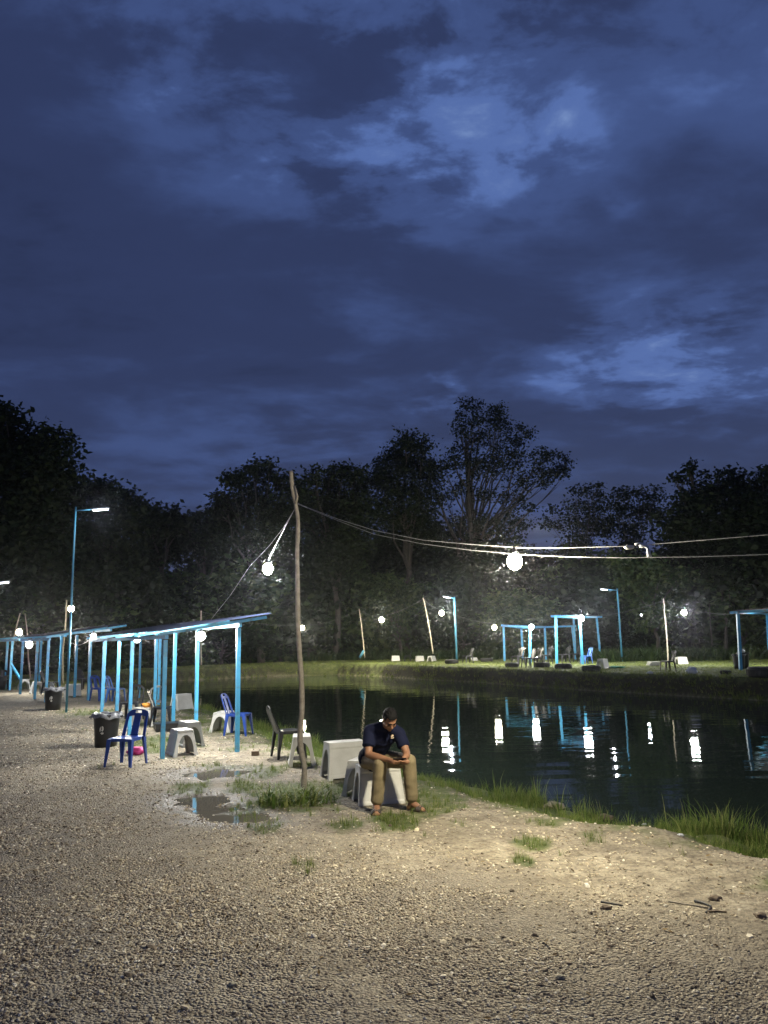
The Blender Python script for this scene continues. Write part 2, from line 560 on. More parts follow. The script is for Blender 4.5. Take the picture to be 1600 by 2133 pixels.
def masks(x, y, z):
    """gravelly, grassy and damp, as they lie on the ground."""
    dn = dist_line(x, y, near_w); df = dist_line(x, y, far_w)
    ins = in_poly(x, y, poly)
    far = df < dn
    # outline of the gravel yard, surveyed along its edge
    gl = [(-900, 1440), (0, 1475), (120, 1500), (200, 1530), (270, 1600), (340, 1690), (450, 1745), (600, 1775), (800, 1800), (1000, 1825), (1200, 1870), (1400, 1935), (1600, 1995), (2100, 2150)]
    glw = np.array([on_z(u, v, 0)[:2] for u, v in gl])
    yard = np.concatenate([glw, np.array([[12, 2], [12, -80], [-80, -80], [-80, 40]])])
    ing = in_poly(x, y, yard)
    dg = dist_line(x, y, glw) * np.where(ing, 1, -1) + (fbm(x, y, 1.3, 4, 21) - .5) * 1.6
    gravel = sstep(-1.1, 1.4, dg)
    n1 = fbm(x, y, 1.1, 4, 31)
    n2 = fbm(x, y, 4.5, 3, 37)
    grass = np.where(far | (y > 44), sstep(-.3, .2, df + 10 * (y > 44)), sstep(2.7, 1.3, dn + (n1 - .5) * 3.2 + (n2 - .5) * 1.6))
    tongue = sstep(.60, .70, n1) * sstep(6, 2.5, dn) * (y > 5)
    grass = np.maximum(grass, np.where(far, 0, tongue * .8) * (y > 8))
    # tufts of green around the puddles and by the shelter posts
    for (u, v, r) in [(620, 1660, .75), (515, 1690, .35), (500, 1640, .3), (400, 1640, .3), (560, 1720, .2), (830, 1712, .3), (1110, 1760, .20), (1090, 1790, .12), (180, 1484, .9), (150, 1482, .6), (310, 1545, .6), (330, 1560, .4), (560, 1610, .25), (690, 1640, .3), (640, 1805, .12), (900, 1640, .35), (940, 1660, .3), (720, 1722, .2)]:
        c = on_z(u, v, 0)
        dd = np.hypot((x - c.x), (y - c.y) * .6) / r + (fbm(x, y, 4, 3, 41) - .5) * 1.2
        grass = np.maximum(grass, sstep(1.1, .55, dd) * .9)
    grass = np.where((y > 38) & (x < -18), .8, grass)
    grass = np.where((x < -9) & (y < 34) & (dn > 2.5), grass * .5, grass)
    grass = np.where(ins, 0, grass) * np.clip(1 - gravel * .9, 0, 1)
    for off in (0.0, 1.55):
        tr = np.abs((x + 1.1 + off) * .86 + (y - 7.0) * .50 + .35 * np.sin(y * .35) + (fbm(x, y, .9, 3, 66) - .5) * .5)
        gravel = gravel * (1 - .55 * sstep(.34, .10, tr) * (fbm(x, y, 1.6, 3, 67) > .40))
    pq = puddle_q(x, y)
    damp = np.maximum(sstep(2.3, 1.0, pq), sstep(.5, .66, fbm(x, y, .8, 4, 51)) * .45)
    return gravel, grass, damp, dn, df, ins


g_gravel, g_grass, g_damp, _, _, _ = masks(GX.ravel(), GY.ravel(), GZ.ravel())
for nm, arr in (('gravelly', g_gravel), ('grassy', g_grass), ('damp', g_damp)):
    at = g_me.attributes.new(nm, 'FLOAT', 'POINT'); at.data.foreach_set('value', arr.astype(np.float32))


def ground_material():
    m = new_mat('ground_earth'); nt = m.node_tree; N = nt.nodes.new; L = nt.links.new
    out = N('ShaderNodeOutputMaterial'); b = N('ShaderNodeBsdfPrincipled'); L(b.outputs[0], out.inputs[0])
    geo = N('ShaderNodeNewGeometry'); P = geo.outputs['Position']

    def nz(scale, det=6, ro=.6, dist=0.0, sc=(1, 1, 1)):
        mp = N('ShaderNodeMapping'); L(P, mp.inputs[0]); mp.inputs['Scale'].default_value = sc
        n = N('ShaderNodeTexNoise'); L(mp.outputs[0], n.inputs[0]); n.inputs['Scale'].default_value = scale; n.inputs['Detail'].default_value = det
        n.inputs['Roughness'].default_value = ro; n.inputs['Distortion'].default_value = dist
        return n.outputs[0]

    def vor(scale):
        n = N('ShaderNodeTexVoronoi'); L(P, n.inputs[0]); n.inputs['Scale'].default_value = scale; n.inputs['Randomness'].default_value = 1
        return n

    def rmp(f, stops):
        n = N('ShaderNodeValToRGB'); el = n.color_ramp.elements
        for i, (p, c) in enumerate(stops):
            e = el[i] if i < 2 else el.new(p)
            e.position = p; e.color = (*c, 1)
        L(f, n.inputs[0]); return n.outputs[0]

    def mix(f, a, c, mode='MIX'):
        n = N('ShaderNodeMix'); n.data_type = 'RGBA'; n.blend_type = mode
        if isinstance(f, float): n.inputs[0].default_value = f
        else: L(f, n.inputs[0])
        for i, s in ((6, a), (7, c)):
            if isinstance(s, tuple): n.inputs[i].default_value = (*s, 1)
            else: L(s, n.inputs[i])
        return n.outputs[2]

    def mth(op, a, c, clamp=False):
        n = N('ShaderNodeMath'); n.operation = op; n.use_clamp = clamp
        for i, s in enumerate((a, c)):
            if isinstance(s, (int, float)): n.inputs[i].default_value = s
            else: L(s, n.inputs[i])
        return n.outputs[0]

    def attr(nm):
        n = N('ShaderNodeAttribute'); n.attribute_name = nm; return n.outputs['Fac']
    n_big = nz(.9, 5); n_mid = nz(4.5, 7, .68); n_fine = nz(28, 5, .7); n_lump = nz(11, 5, .65, .3, (1, 1.0, 1))
    sand = rmp(n_mid, [(.28, (.13, .108, .078)), (.43, (.27, .232, .168)), (.60, (.39, .343, .252)), (.8, (.50, .45, .34))])
    sand = mix(mth('MULTIPLY', mth('SUBTRACT', n_lump, .52, True), 6.0, True), sand, (.15, .12, .085))
    speck = rmp(n_fine, [(.34, (.35, .35, .35)), (.5, (.95, .95, .95)), (.7, (1.25, 1.2, 1.1))])
    sand = mix(.75, sand, speck, 'MULTIPLY')
    v1 = vor(48); v2 = vor(95)
    gr = rmp(v1.outputs['Color'], [(.1, (.22, .18, .13)), (.35, (.42, .36, .26)), (.7, (.56, .49, .36)), (.95, (.74, .67, .52))])
    gr2 = rmp(v2.outputs['Color'], [(.1, (.23, .19, .14)), (.5, (.46, .40, .295)), (.95, (.64, .57, .44))])
    gcol = mix(mth('MULTIPLY', mth('SUBTRACT', n_lump, .42, True), 5, True), gr, gr2)
    gcol = mix(mth('MULTIPLY', mth('SUBTRACT', v1.outputs['Distance'], .012), 1.5, True), gcol, mix(.15, gcol, (.14, .12, .09)))
    gcol = mix(mth('MULTIPLY', mth('SUBTRACT', n_big, .44, True), 3.5, True), gcol, mix(.65, gcol, (.17, .145, .105)))
    col = mix(mth('MULTIPLY', attr('gravelly'), mth('ADD', mth('MULTIPLY', n_mid, 1.0), .45), True), sand, gcol)
    grass = rmp(n_mid, [(.3, (.050, .065, .02)), (.5, (.10, .13, .035)), (.7, (.18, .18, .08))])
    col = mix(mth('MULTIPLY', attr('grassy'), mth('ADD', mth('MULTIPLY', n_lump, 1.2), .4), True), col, grass)
    dampf = mth('MULTIPLY', attr('damp'), mth('ADD', n_mid, .3), True)
    col = mix(dampf, col, mix(1.0, col, (.42, .40, .38), 'MULTIPLY'))
    # bare, nearly vertical earth of the bank
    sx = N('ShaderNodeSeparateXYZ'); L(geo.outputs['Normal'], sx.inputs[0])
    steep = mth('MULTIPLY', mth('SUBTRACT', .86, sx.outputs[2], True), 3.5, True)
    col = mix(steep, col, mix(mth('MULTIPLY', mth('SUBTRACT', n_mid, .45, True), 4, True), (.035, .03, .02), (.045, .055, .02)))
    L(col, b.inputs['Base Color'])
    ro = N('ShaderNodeMapRange'); L(dampf, ro.inputs[0]); ro.inputs[3].default_value = .93; ro.inputs[4].default_value = .5
    L(ro.outputs[0], b.inputs['Roughness']); b.inputs['Specular IOR Level'].default_value = .35
    h = mth('ADD', mth('MULTIPLY', n_lump, .045), mth('MULTIPLY', n_fine, .008))
    hv = mth('MULTIPLY', mth('MULTIPLY', v1.outputs['Distance'], -.10), attr('gravelly'))
    h = mth('ADD', h, mth('ADD', mth('MULTIPLY', hv, .5), mth('MULTIPLY', n_mid, .03)))
    bp = N('ShaderNodeBump'); bp.inputs['Strength'].default_value = .9; bp.inputs['Distance'].default_value = 1.0
    L(h, bp.inputs['Height']); L(bp.outputs[0], b.inputs['Normal'])
    return m


ground = link_mesh('ground', g_me, ground_material(), smooth=True)
set_props(ground, 'sandy gravel yard and grassy banks round the pond', kind='structure')


# ------------------------------------------------------------------ water
def water_material(name, base, rough, bumpd, murk=0.0):
    m = new_mat(name); nt = m.node_tree; N = nt.nodes.new; L = nt.links.new
    out = N('ShaderNodeOutputMaterial'); b = N('ShaderNodeBsdfPrincipled'); L(b.outputs[0], out.inputs[0])
    b.inputs['Base Color'].default_value = (*base, 1); b.inputs['Roughness'].default_value = rough; b.inputs['IOR'].default_value = 1.33
    geo = N('ShaderNodeNewGeometry')
    hs = None
    for sc, am, s3 in ((1.15, 1.0, (.20, 1, 1)), (2.6, .22, (.45, 1.3, 1)), (8.0, .03, (.6, 1.6, 1))):
        mp = N('ShaderNodeMapping'); L(geo.outputs['Position'], mp.inputs[0]); mp.inputs['Scale'].default_value = s3
        n = N('ShaderNodeTexNoise'); L(mp.outputs[0], n.inputs[0]); n.inputs['Scale'].default_value = sc; n.inputs['Detail'].default_value = 1.5
        k = N('ShaderNodeMath'); k.operation = 'MULTIPLY'; L(n.outputs[0], k.inputs[0]); k.inputs[1].default_value = am
        if hs is None: hs = k.outputs[0]
        else:
            a = N('ShaderNodeMath'); a.operation = 'ADD'; L(hs, a.inputs[0]); L(k.outputs[0], a.inputs[1]); hs = a.outputs[0]
    bp = N('ShaderNodeBump'); bp.inputs['Distance'].default_value = bumpd; bp.inputs['Strength'].default_value = 1
    L(hs, bp.inputs['Height']); L(bp.outputs[0], b.inputs['Normal'])
    return m


pw = []
cpoly = poly.mean(0)
for p in poly:
    d = p - cpoly; pw.append(p)
wx0, wx1 = poly[:, 0].min() - 1, poly[:, 0].max() + 1
wy0, wy1 = poly[:, 1].min() - 1, poly[:, 1].max() + 1
wb = MB()
wb.add([(wx0, wy0, WATER_Z), (wx1, wy0, WATER_Z), (wx1, wy1, WATER_Z), (wx0, wy1, WATER_Z)], [(0, 1, 2, 3)])
pond = wb.build('pond_water', water_material('pond_water', (.030, .044, .031), .02, .0135))
set_props(pond, 'still dark pond water', kind='structure')
pm = water_material('puddle_water', (.16, .148, .12), .025, .0008)
for gi, idx in enumerate(((0,), (1, 2, 3))):
    pbm = MB()
    xs_ = [PUDDLES[i][0] for i in idx]; ys_ = [PUDDLES[i][1] for i in idx]
    cx, cy_ = sum(xs_) / len(xs_), sum(ys_) / len(ys_)
    ring = [(cx + 1.0 * (1 if gi == 0 else 1.15) * math.cos(a), cy_ + .9 * (1 if gi == 0 else 1.15) * math.sin(a), -.0225) for a in np.linspace(0, 2 * math.pi, 28, endpoint=False)]
    pbm.add(ring, [tuple(range(28))])
    o = pbm.build('puddle', pm)
    set_props(o, ['small shallow puddle closer to the blue posts', 'larger muddy puddle beside the tall grass clump'][gi], kind='structure')

# ------------------------------------------------------------------ scatter by geometry nodes
SRC = bpy.data.collections.new('scatter_sources')   # never linked to the scene


def scatter(name, pts, rots, scls, idxs, sources, label, kind='stuff'):
    col = bpy.data.collections.new(name + '_sources')
    for i, me in enumerate(sources):
        so = bpy.data.objects.new('%s_source_%02d' % (name, i), me); col.objects.link(so)
    me = bpy.data.meshes.new(name)
    n = len(pts)
    me.vertices.add(n); me.vertices.foreach_set('co', np.asarray(pts, np.float32).ravel())
    a = me.attributes.new('rot', 'FLOAT_VECTOR', 'POINT'); a.data.foreach_set('vector', np.asarray(rots, np.float32).ravel())
    a = me.attributes.new('scl', 'FLOAT_VECTOR', 'POINT'); a.data.foreach_set('vector', np.asarray(scls, np.float32).ravel())
    a = me.attributes.new('idx', 'INT', 'POINT'); a.data.foreach_set('value', np.asarray(idxs, np.int32))
    o = bpy.data.objects.new(name, me); COL.objects.link(o)
    ng = bpy.data.node_groups.new(name, 'GeometryNodeTree')
    ng.interface.new_socket(name='Geometry', in_out='INPUT', socket_type='NodeSocketGeometry')
    ng.interface.new_socket(name='Geometry', in_out='OUTPUT', socket_type='NodeSocketGeometry')
    N = ng.nodes.new; L = ng.links.new
    gi = N('NodeGroupInput'); go = N('NodeGroupOutput')
    ci = N('GeometryNodeCollectionInfo'); ci.inputs['Collection'].default_value = col
    ci.inputs['Separate Children'].default_value = True; ci.inputs['Reset Children'].default_value = True
    ip = N('GeometryNodeInstanceOnPoints'); ip.inputs['Pick Instance'].default_value = True

    def na(nm, ty):
        k = N('GeometryNodeInputNamedAttribute'); k.data_type = ty; k.inputs['Name'].default_value = nm
        return next(s for s in k.outputs if s.enabled and s.name == 'Attribute')
    L(gi.outputs[0], ip.inputs['Points']); L(ci.outputs[0], ip.inputs['Instance'])
    L(na('idx', 'INT'), ip.inputs['Instance Index']); L(na('rot', 'FLOAT_VECTOR'), ip.inputs['Rotation']); L(na('scl', 'FLOAT_VECTOR'), ip.inputs['Scale'])
    L(ip.outputs[0], go.inputs[0])
    md = o.modifiers.new('scatter', 'NODES'); md.node_group = ng
    set_props(o, label, kind=kind)
    return o


# stones
def stone_mesh(seed, flat):
    import bmesh
    bm = bmesh.new(); bmesh.ops.create_icosphere(bm, subdivisions=1, radius=1.0)
    r = random.Random(seed)
    ax = Vector((r.uniform(.8, 1.25), r.uniform(.6, .95), flat * r.uniform(.8, 1.2)))
    for v in bm.verts:
        k = 1 + r.uniform(-.22, .18)
        v.co = Vector((v.co.x * ax.x * k, v.co.y * ax.y * k, v.co.z * ax.z * k))
    me = bpy.data.meshes.new('pebble'); bm.to_mesh(me); bm.free()
    me.materials.append(M['stone'])
    return me


def stone_material():
    m = new_mat('pebble'); nt = m.node_tree; N = nt.nodes.new; L = nt.links.new
    out = N('ShaderNodeOutputMaterial'); b = N('ShaderNodeBsdfPrincipled'); L(b.outputs[0], out.inputs[0])
    oi = N('ShaderNodeObjectInfo'); r = N('ShaderNodeValToRGB'); el = r.color_ramp.elements
    for i, (p, c) in enumerate([(0, (.08, .06, .042)), (.18, (.25, .20, .14)), (.5, (.48, .40, .275)), (.82, (.66, .58, .41)), (1, (.85, .79, .65))]):
        e = el[i] if i < 2 else el.new(p)
        e.position = p; e.color = (*c, 1)
    L(oi.outputs['Random'], r.inputs[0]); L(r.outputs[0], b.inputs['Base Color'])
    b.inputs['Roughness'].default_value = .8
    return m


M['stone'] = stone_material()
stones = [stone_mesh(i, f) for i, f in enumerate((.5, .6, .45, .7, .55))]


def yard_points(n, ylo, yhi):
    """Points spread evenly in what a person at the edge of the yard would see: thinner with distance."""
    y = ylo * (yhi / ylo) ** rng.random(n)
    x = (rng.random(n) * 2 - 1) * (y * .62 + .8)
    return x, y


x, y = yard_points(230000, 4.0, 26)
x = np.where(rng.random(len(x)) < .06, (rng.random(len(x)) * 2 - 1) * 9, x)
gv, gg, gd, dn, df, ins = masks(x, y, None)
dens = np.clip(gv * 1.0 + .20, 0, 1) * (1 - gg * .7)
clump = fbm(x, y, 2.5, 3, 77) * .6 + fbm(x, y, .55, 3, 78) * .5
keep = (rng.random(len(x)) < dens * np.clip(clump * 3.4 - 1.1, .12, 1)) & (~ins) & (dn > .8)
x, y, gv = x[keep], y[keep], gv[keep]
z = terrain(x, y)
n = len(x)
s = (.0050 + .0105 * rng.random(n) ** 1.8) * (1 + .05 * np.clip(y - 5, 0, 14)) * (.7 + .6 * fbm(x, y, .8, 3, 90))
s[rng.random(n) < .012] *= 1.9
scatter('gravel', np.stack([x, y, z + s * .12], 1), np.stack([rng.normal(0, .25, n), rng.normal(0, .25, n), rng.random(n) * 6.28], 1), np.stack([s, s, s], 1), rng.integers(0, 5, n), stones,
        'loose pale gravel covering the open yard')

# dead leaves and bits of bark blown over the yard
M['litter'] = leaf_mat('dead_leaves', [(.05, .032, .018), (.13, .085, .04), (.30, .22, .11)], .8, .15)
lit = []
for k in range(4):
    r_ = random.Random(500 + k); ln_, w_ = 1.0, r_.uniform(.25, .5); c_ = r_.uniform(.1, .35)
    vv = [(0, 0, 0), (ln_ * .3, w_ * .5, c_ * .5), (ln_ * .7, w_ * .42, c_ * .6), (ln_, 0, c_), (ln_ * .7, -w_ * .42, c_ * .45), (ln_ * .3, -w_ * .5, c_ * .3), (ln_ * .5, 0, c_ * .15)]
    me_ = bpy.data.meshes.new('dead_leaf'); me_.from_pydata(vv, [], [(0, 1, 6), (1, 2, 6), (2, 3, 6), (3, 4, 6), (4, 5, 6), (5, 0, 6)]); me_.materials.append(M['litter']); lit.append(me_)
x, y = yard_points(2600, 4.2, 30)
gv, gg, gd, dn, df, ins = masks(x, y, None)
keep = (~ins) & (dn > .6) & (df > dn) & (rng.random(len(x)) < .25 + .75 * (fbm(x, y, .7, 3, 33) > .52)); x, y = x[keep], y[keep]; n = len(x)
s = .018 + .04 * rng.random(n) ** 2
scatter('fallen_leaves', np.stack([x, y, terrain(x, y) + .006], 1), np.stack([rng.normal(0, .2, n), rng.normal(0, .2, n), rng.random(n) * 6.28], 1), np.stack([s, s, s], 1), rng.integers(0, 4, n), lit, 'dry leaves and bits of bark scattered over the sand and gravel')

# grass tufts
M['grass'] = leaf_mat('grass_blades', [(.065, .115, .022), (.15, .22, .045), (.30, .31, .11)], .5, .3)
M['dry_grass'] = leaf_mat('short_grass_blades', [(.11, .155, .03), (.21, .27, .06), (.34, .36, .13)], .55, .3)


def tuft_mesh(seed, nb, spread, lean, width, mat, segs=3):
    r = random.Random(seed); mb = MB()
    for _ in range(nb):
        a = r.uniform(0, 6.28); rad = r.uniform(0, spread); bx, by = rad * math.cos(a), rad * math.sin(a)
        h = r.uniform(.45, 1.0); ln = r.uniform(.1, lean); a2 = a + r.uniform(-.8, .8)
        dx, dy = math.cos(a2), math.sin(a2); px_, py_ = -dy, dx
        w = width * r.uniform(.7, 1.2); vs_ = []
        for k in range(segs + 1):
            t = k / segs; c = ln * t * t
            hh = h * (t - .18 * ln * t * t * t)
            ww = w * (1 - t) ** .7 if k < segs else 0.0
            cx, cy2 = bx + dx * c, by + dy * c
            if k < segs: vs_ += [(cx - px_ * ww / 2, cy2 - py_ * ww / 2, hh), (cx + px_ * ww / 2, cy2 + py_ * ww / 2, hh)]
            else: vs_ += [(cx, cy2, hh)]
        fs = [(2 * k, 2 * k + 1, 2 * k + 3, 2 * k + 2) for k in range(segs - 1)] + [(2 * segs - 2, 2 * segs - 1, 2 * segs)]
        mb.add(vs_, fs)
    me = bpy.data.meshes.new('grass_tuft'); me.from_pydata(mb.v, [], mb.f); me.materials.append(mat)
    return me


tall = [tuft_mesh(i, 14, .28, .55, .035, M['grass']) for i in range(4)]
short = [tuft_mesh(20 + i, 16, .7, .8, .075, M['dry_grass'], 2) for i in range(4)]


def tuft_scatter(name, x, y, h, srcs, label, wide=1.0):
    z = terrain(x, y) - .01; n = len(x)
    return scatter(name, np.stack([x, y, z], 1), np.stack([rng.normal(0, .12, n), rng.normal(0, .12, n), rng.random(n) * 6.28], 1), np.stack([h * wide, h * wide, h], 1), rng.integers(0, 4, n), srcs, label)


# near bank
y = 7.0 * (45 / 7.0) ** rng.random(90000); x = (rng.random(90000) * 2 - 1) * (y * .56 + 1)
gv, gg, gd, dn, df, ins = masks(x, y, None)
pn_ = sstep(.34, .56, fbm(x, y, 1.3, 3, 63))
ok = (~ins) & (df > dn) & (rng.random(len(x)) < gg * np.where(dn < 2.4, .06 + .66 * pn_, .40)) & (dn < 9)
xx, yy, dd = x[ok], y[ok], dn[ok]
patch = fbm(xx, yy, .9, 3, 61)
h = np.where(dd < 2.4, np.clip(1.25 - .45 * dd, .3, 1.1) * (.08 + .22 * rng.random(len(xx)) * np.clip(patch * 2.4 - .4, .15, 1.5)), .05 + .09 * rng.random(len(xx)))
tuft_scatter('bank_grass', xx, yy, h, tall, 'long green grass growing along the sandy bank of the pond')
# tall reedy blades at the water's edge
y = 8.0 * (34 / 8.0) ** rng.random(16000); x = (rng.random(16000) * 2 - 1) * (y * .55 + 1)
gv, gg, gd, dn, df, ins = masks(x, y, None)
ok = (dn < .9) & (df > dn) & (fbm(x, y, .8, 2, 71) > .50) & (rng.random(len(x)) < .16)
xx, yy = x[ok], y[ok]
tuft_scatter('reed_grass', xx, yy, .24 + .34 * rng.random(len(xx)) ** 2, tall, 'tall thin reeds standing at the edge of the water', .8)
# far plateau
y = 24 + 60 * rng.random(120000) ** 1.3; x = (rng.random(120000) * 2 - 1) * (y * .58 + 2)
gv, gg, gd, dn, df, ins = masks(x, y, None)
ok = (~ins) & (((df < dn) & (df < 32)) | ((y > 36) & (x < -14))) & (rng.random(len(x)) < .9)
xx, yy, dd = x[ok], y[ok], df[ok]
h = .03 + .06 * rng.random(len(xx)) + .22 * (dd < .5) * rng.random(len(xx)) + .30 * sstep(15, 24, dd) * rng.random(len(xx)) ** 2
tuft_scatter('far_grass', xx, yy, h, short, 'trampled yellow green grass covering the bank across the pond', 1.3)

# ------------------------------------------------------------------ trees
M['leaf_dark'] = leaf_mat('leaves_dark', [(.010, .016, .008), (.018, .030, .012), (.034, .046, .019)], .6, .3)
M['leaf_mid'] = leaf_mat('leaves_green', [(.022, .044, .014), (.045, .078, .026), (.095, .13, .045)], .55, .35)
M['tree_bark'] = pbr('tree_bark', (.075, .065, .052), .9, (.03, .026, .02), 3, .02, 9)


def leaves_np(centres, radii, n_per, size, droop=.3, elong=1.7):
    """Leaf-sized folded quads gathered in clumps spread through the lobes."""
    cs = []; sz = []
    for c, r, n in zip(centres, radii, n_per):
        ncl = max(4, int(n / 16))
        d = rng.normal(size=(ncl, 3)); d /= np.linalg.norm(d, axis=1)[:, None]
        rad = rng.random(ncl) ** .42
        cl = c + d * (rad[:, None] * np.array(r)) * np.array([1, 1, .9])
        k = rng.integers(0, ncl, n)
        spread = (0.10 + .13 * rng.random(ncl)) * np.mean(r) + size * 1.2
        cs.append(cl[k] + rng.normal(size=(n, 3)) * spread[k][:, None] * np.array([1, 1, .6]))
    P_ = np.concatenate(cs); n = len(P_)
    a = rng.normal(size=(n, 3)); a[:, 2] = a[:, 2] * .5 - droop; a /= np.linalg.norm(a, axis=1)[:, None]
    b = rng.normal(size=(n, 3)); b -= a * (a * b).sum(1)[:, None]; b /= np.linalg.norm(b, axis=1)[:, None]
    s = size * (.6 + .8 * rng.random(n))[:, None]
    L_ = a * s * elong; W_ = b * s * .5
    V_ = np.stack([P_, P_ + L_ * .45 + W_, P_ + L_, P_ + L_ * .45 - W_], 1).reshape(-1, 3)
    F_ = np.arange(n * 4).reshape(-1, 4)
    return V_, F_


def wob_path(a, b, n, amp, sag=0):
    a = Vector(a); b = Vector(b); out = []
    L_ = (b - a).length
    for i in range(n + 1):
        t = i / n; p = a.lerp(b, t)
        k = math.sin(math.pi * t) * amp * L_
        out.append(p + Vector((random.uniform(-1, 1) * k, random.uniform(-1, 1) * k, random.uniform(-.4, .4) * k - sag * math.sin(math.pi * t))))
    return out


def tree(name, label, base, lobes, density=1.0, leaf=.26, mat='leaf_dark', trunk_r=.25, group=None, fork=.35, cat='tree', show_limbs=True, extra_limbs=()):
    """lobes: list of (centre Vector, radius). Trunk, limbs to every lobe, leaf clumps in every lobe."""
    root = empty(name, base); set_props(root, label, cat, group)
    base = Vector(base)
    cs = [np.array(c - base) for c, r in lobes]; rs = [r for c, r in lobes]
    mid = Vector(np.average(cs, axis=0, weights=[r ** 2 for r in rs])); low = min(c[2] - r for c, r in zip(cs, rs)); low = max(low, .12 * mid.z)
    ft = Vector((mid.x * .25, mid.y * .25, low * (1 - fork) + mid.z * fork))
    mb = MB()
    trunk = wob_path((0, 0, -.3), ft, 6, .03)
    mb.tube(trunk, [trunk_r * (1.25 - .55 * i / 6) for i in range(7)], 8)
    for c, r in zip(cs, rs):
        tgt = Vector(c); st = ft if random.random() < .6 else trunk[4]
        pth = wob_path(st, tgt, 4, .06)
        r0 = trunk_r * .5
        mb.tube(pth, [r0 * (1 - .2 * i) for i in range(4)] + [r0 * .15], 6)
        for _ in range(2 + int(r)):
            q = tgt + Vector([random.uniform(-.75, .75) * r for _ in range(3)])
            mb.tube(wob_path(pth[3], q, 2, .06), [r0 * .25, r0 * .16, r0 * .05], 5)
    for pth, r0 in extra_limbs:
        pth = [Vector(p) - base for p in pth]
        mb.tube(pth, [r0 * (1 - .75 * i / (len(pth) - 1)) for i in range(len(pth))], 6)
    mb.build('trunk', M['tree_bark'], root, True)
    n_per = [max(60, int(density * 290 * (.24 / leaf) ** 1.2 * r * r)) for r in rs]
    V_, F_ = leaves_np(cs, [(r, r, r) for r in rs], n_per, leaf)
    link_mesh('crown', np_mesh('crown', V_, F_), M[mat], root)
    return root


def lobes_px(lst, D, depth=2.0):
    out = []
    for u, v, r in lst:
        yy_ = D + random.uniform(-1, 1) * depth
        out.append((on_y(u, v, yy_), r * yy_ / FPX))
    return out


TG = 'trees standing round the pond'


def tree_px(name, label, ub, D, lst, **k):
    b = on_y(ub, 1330, D); b.z = gz(b.x, b.y)
    lab = label
    return tree(name, lab, b, lobes_px(lst, D), group=TG, **k)


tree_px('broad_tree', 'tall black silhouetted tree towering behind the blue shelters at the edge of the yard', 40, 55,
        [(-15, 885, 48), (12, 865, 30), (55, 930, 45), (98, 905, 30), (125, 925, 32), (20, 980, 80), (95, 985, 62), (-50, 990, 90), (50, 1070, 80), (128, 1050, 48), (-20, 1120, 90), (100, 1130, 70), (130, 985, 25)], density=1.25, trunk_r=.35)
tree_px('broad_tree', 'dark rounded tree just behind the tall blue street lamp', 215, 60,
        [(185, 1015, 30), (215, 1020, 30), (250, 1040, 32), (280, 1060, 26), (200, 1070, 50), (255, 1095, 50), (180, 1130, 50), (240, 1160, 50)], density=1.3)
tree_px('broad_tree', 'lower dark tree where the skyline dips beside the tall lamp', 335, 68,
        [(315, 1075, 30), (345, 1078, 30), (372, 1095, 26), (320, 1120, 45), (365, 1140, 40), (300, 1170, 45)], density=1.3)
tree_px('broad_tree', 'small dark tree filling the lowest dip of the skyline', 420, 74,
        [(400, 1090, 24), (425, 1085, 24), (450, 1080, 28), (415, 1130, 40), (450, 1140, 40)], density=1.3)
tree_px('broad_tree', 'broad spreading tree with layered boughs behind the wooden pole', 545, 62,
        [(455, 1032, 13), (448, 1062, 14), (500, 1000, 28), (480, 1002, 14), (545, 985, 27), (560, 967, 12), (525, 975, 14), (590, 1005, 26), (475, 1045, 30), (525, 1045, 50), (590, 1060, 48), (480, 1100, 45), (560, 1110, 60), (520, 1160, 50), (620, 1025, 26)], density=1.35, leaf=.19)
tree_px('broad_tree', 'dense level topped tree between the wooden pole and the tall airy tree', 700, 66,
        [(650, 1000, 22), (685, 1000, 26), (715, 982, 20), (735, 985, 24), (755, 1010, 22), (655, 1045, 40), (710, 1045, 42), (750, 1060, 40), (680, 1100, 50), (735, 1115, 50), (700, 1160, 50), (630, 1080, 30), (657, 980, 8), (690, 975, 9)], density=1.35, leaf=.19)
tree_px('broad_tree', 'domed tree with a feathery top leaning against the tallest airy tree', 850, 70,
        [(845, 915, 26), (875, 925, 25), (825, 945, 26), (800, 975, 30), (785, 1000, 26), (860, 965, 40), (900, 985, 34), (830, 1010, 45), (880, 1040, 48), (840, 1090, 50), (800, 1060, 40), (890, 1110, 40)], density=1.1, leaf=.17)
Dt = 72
lim = lambda *pts: [on_y(u, v, Dt - 2) for u, v in pts]
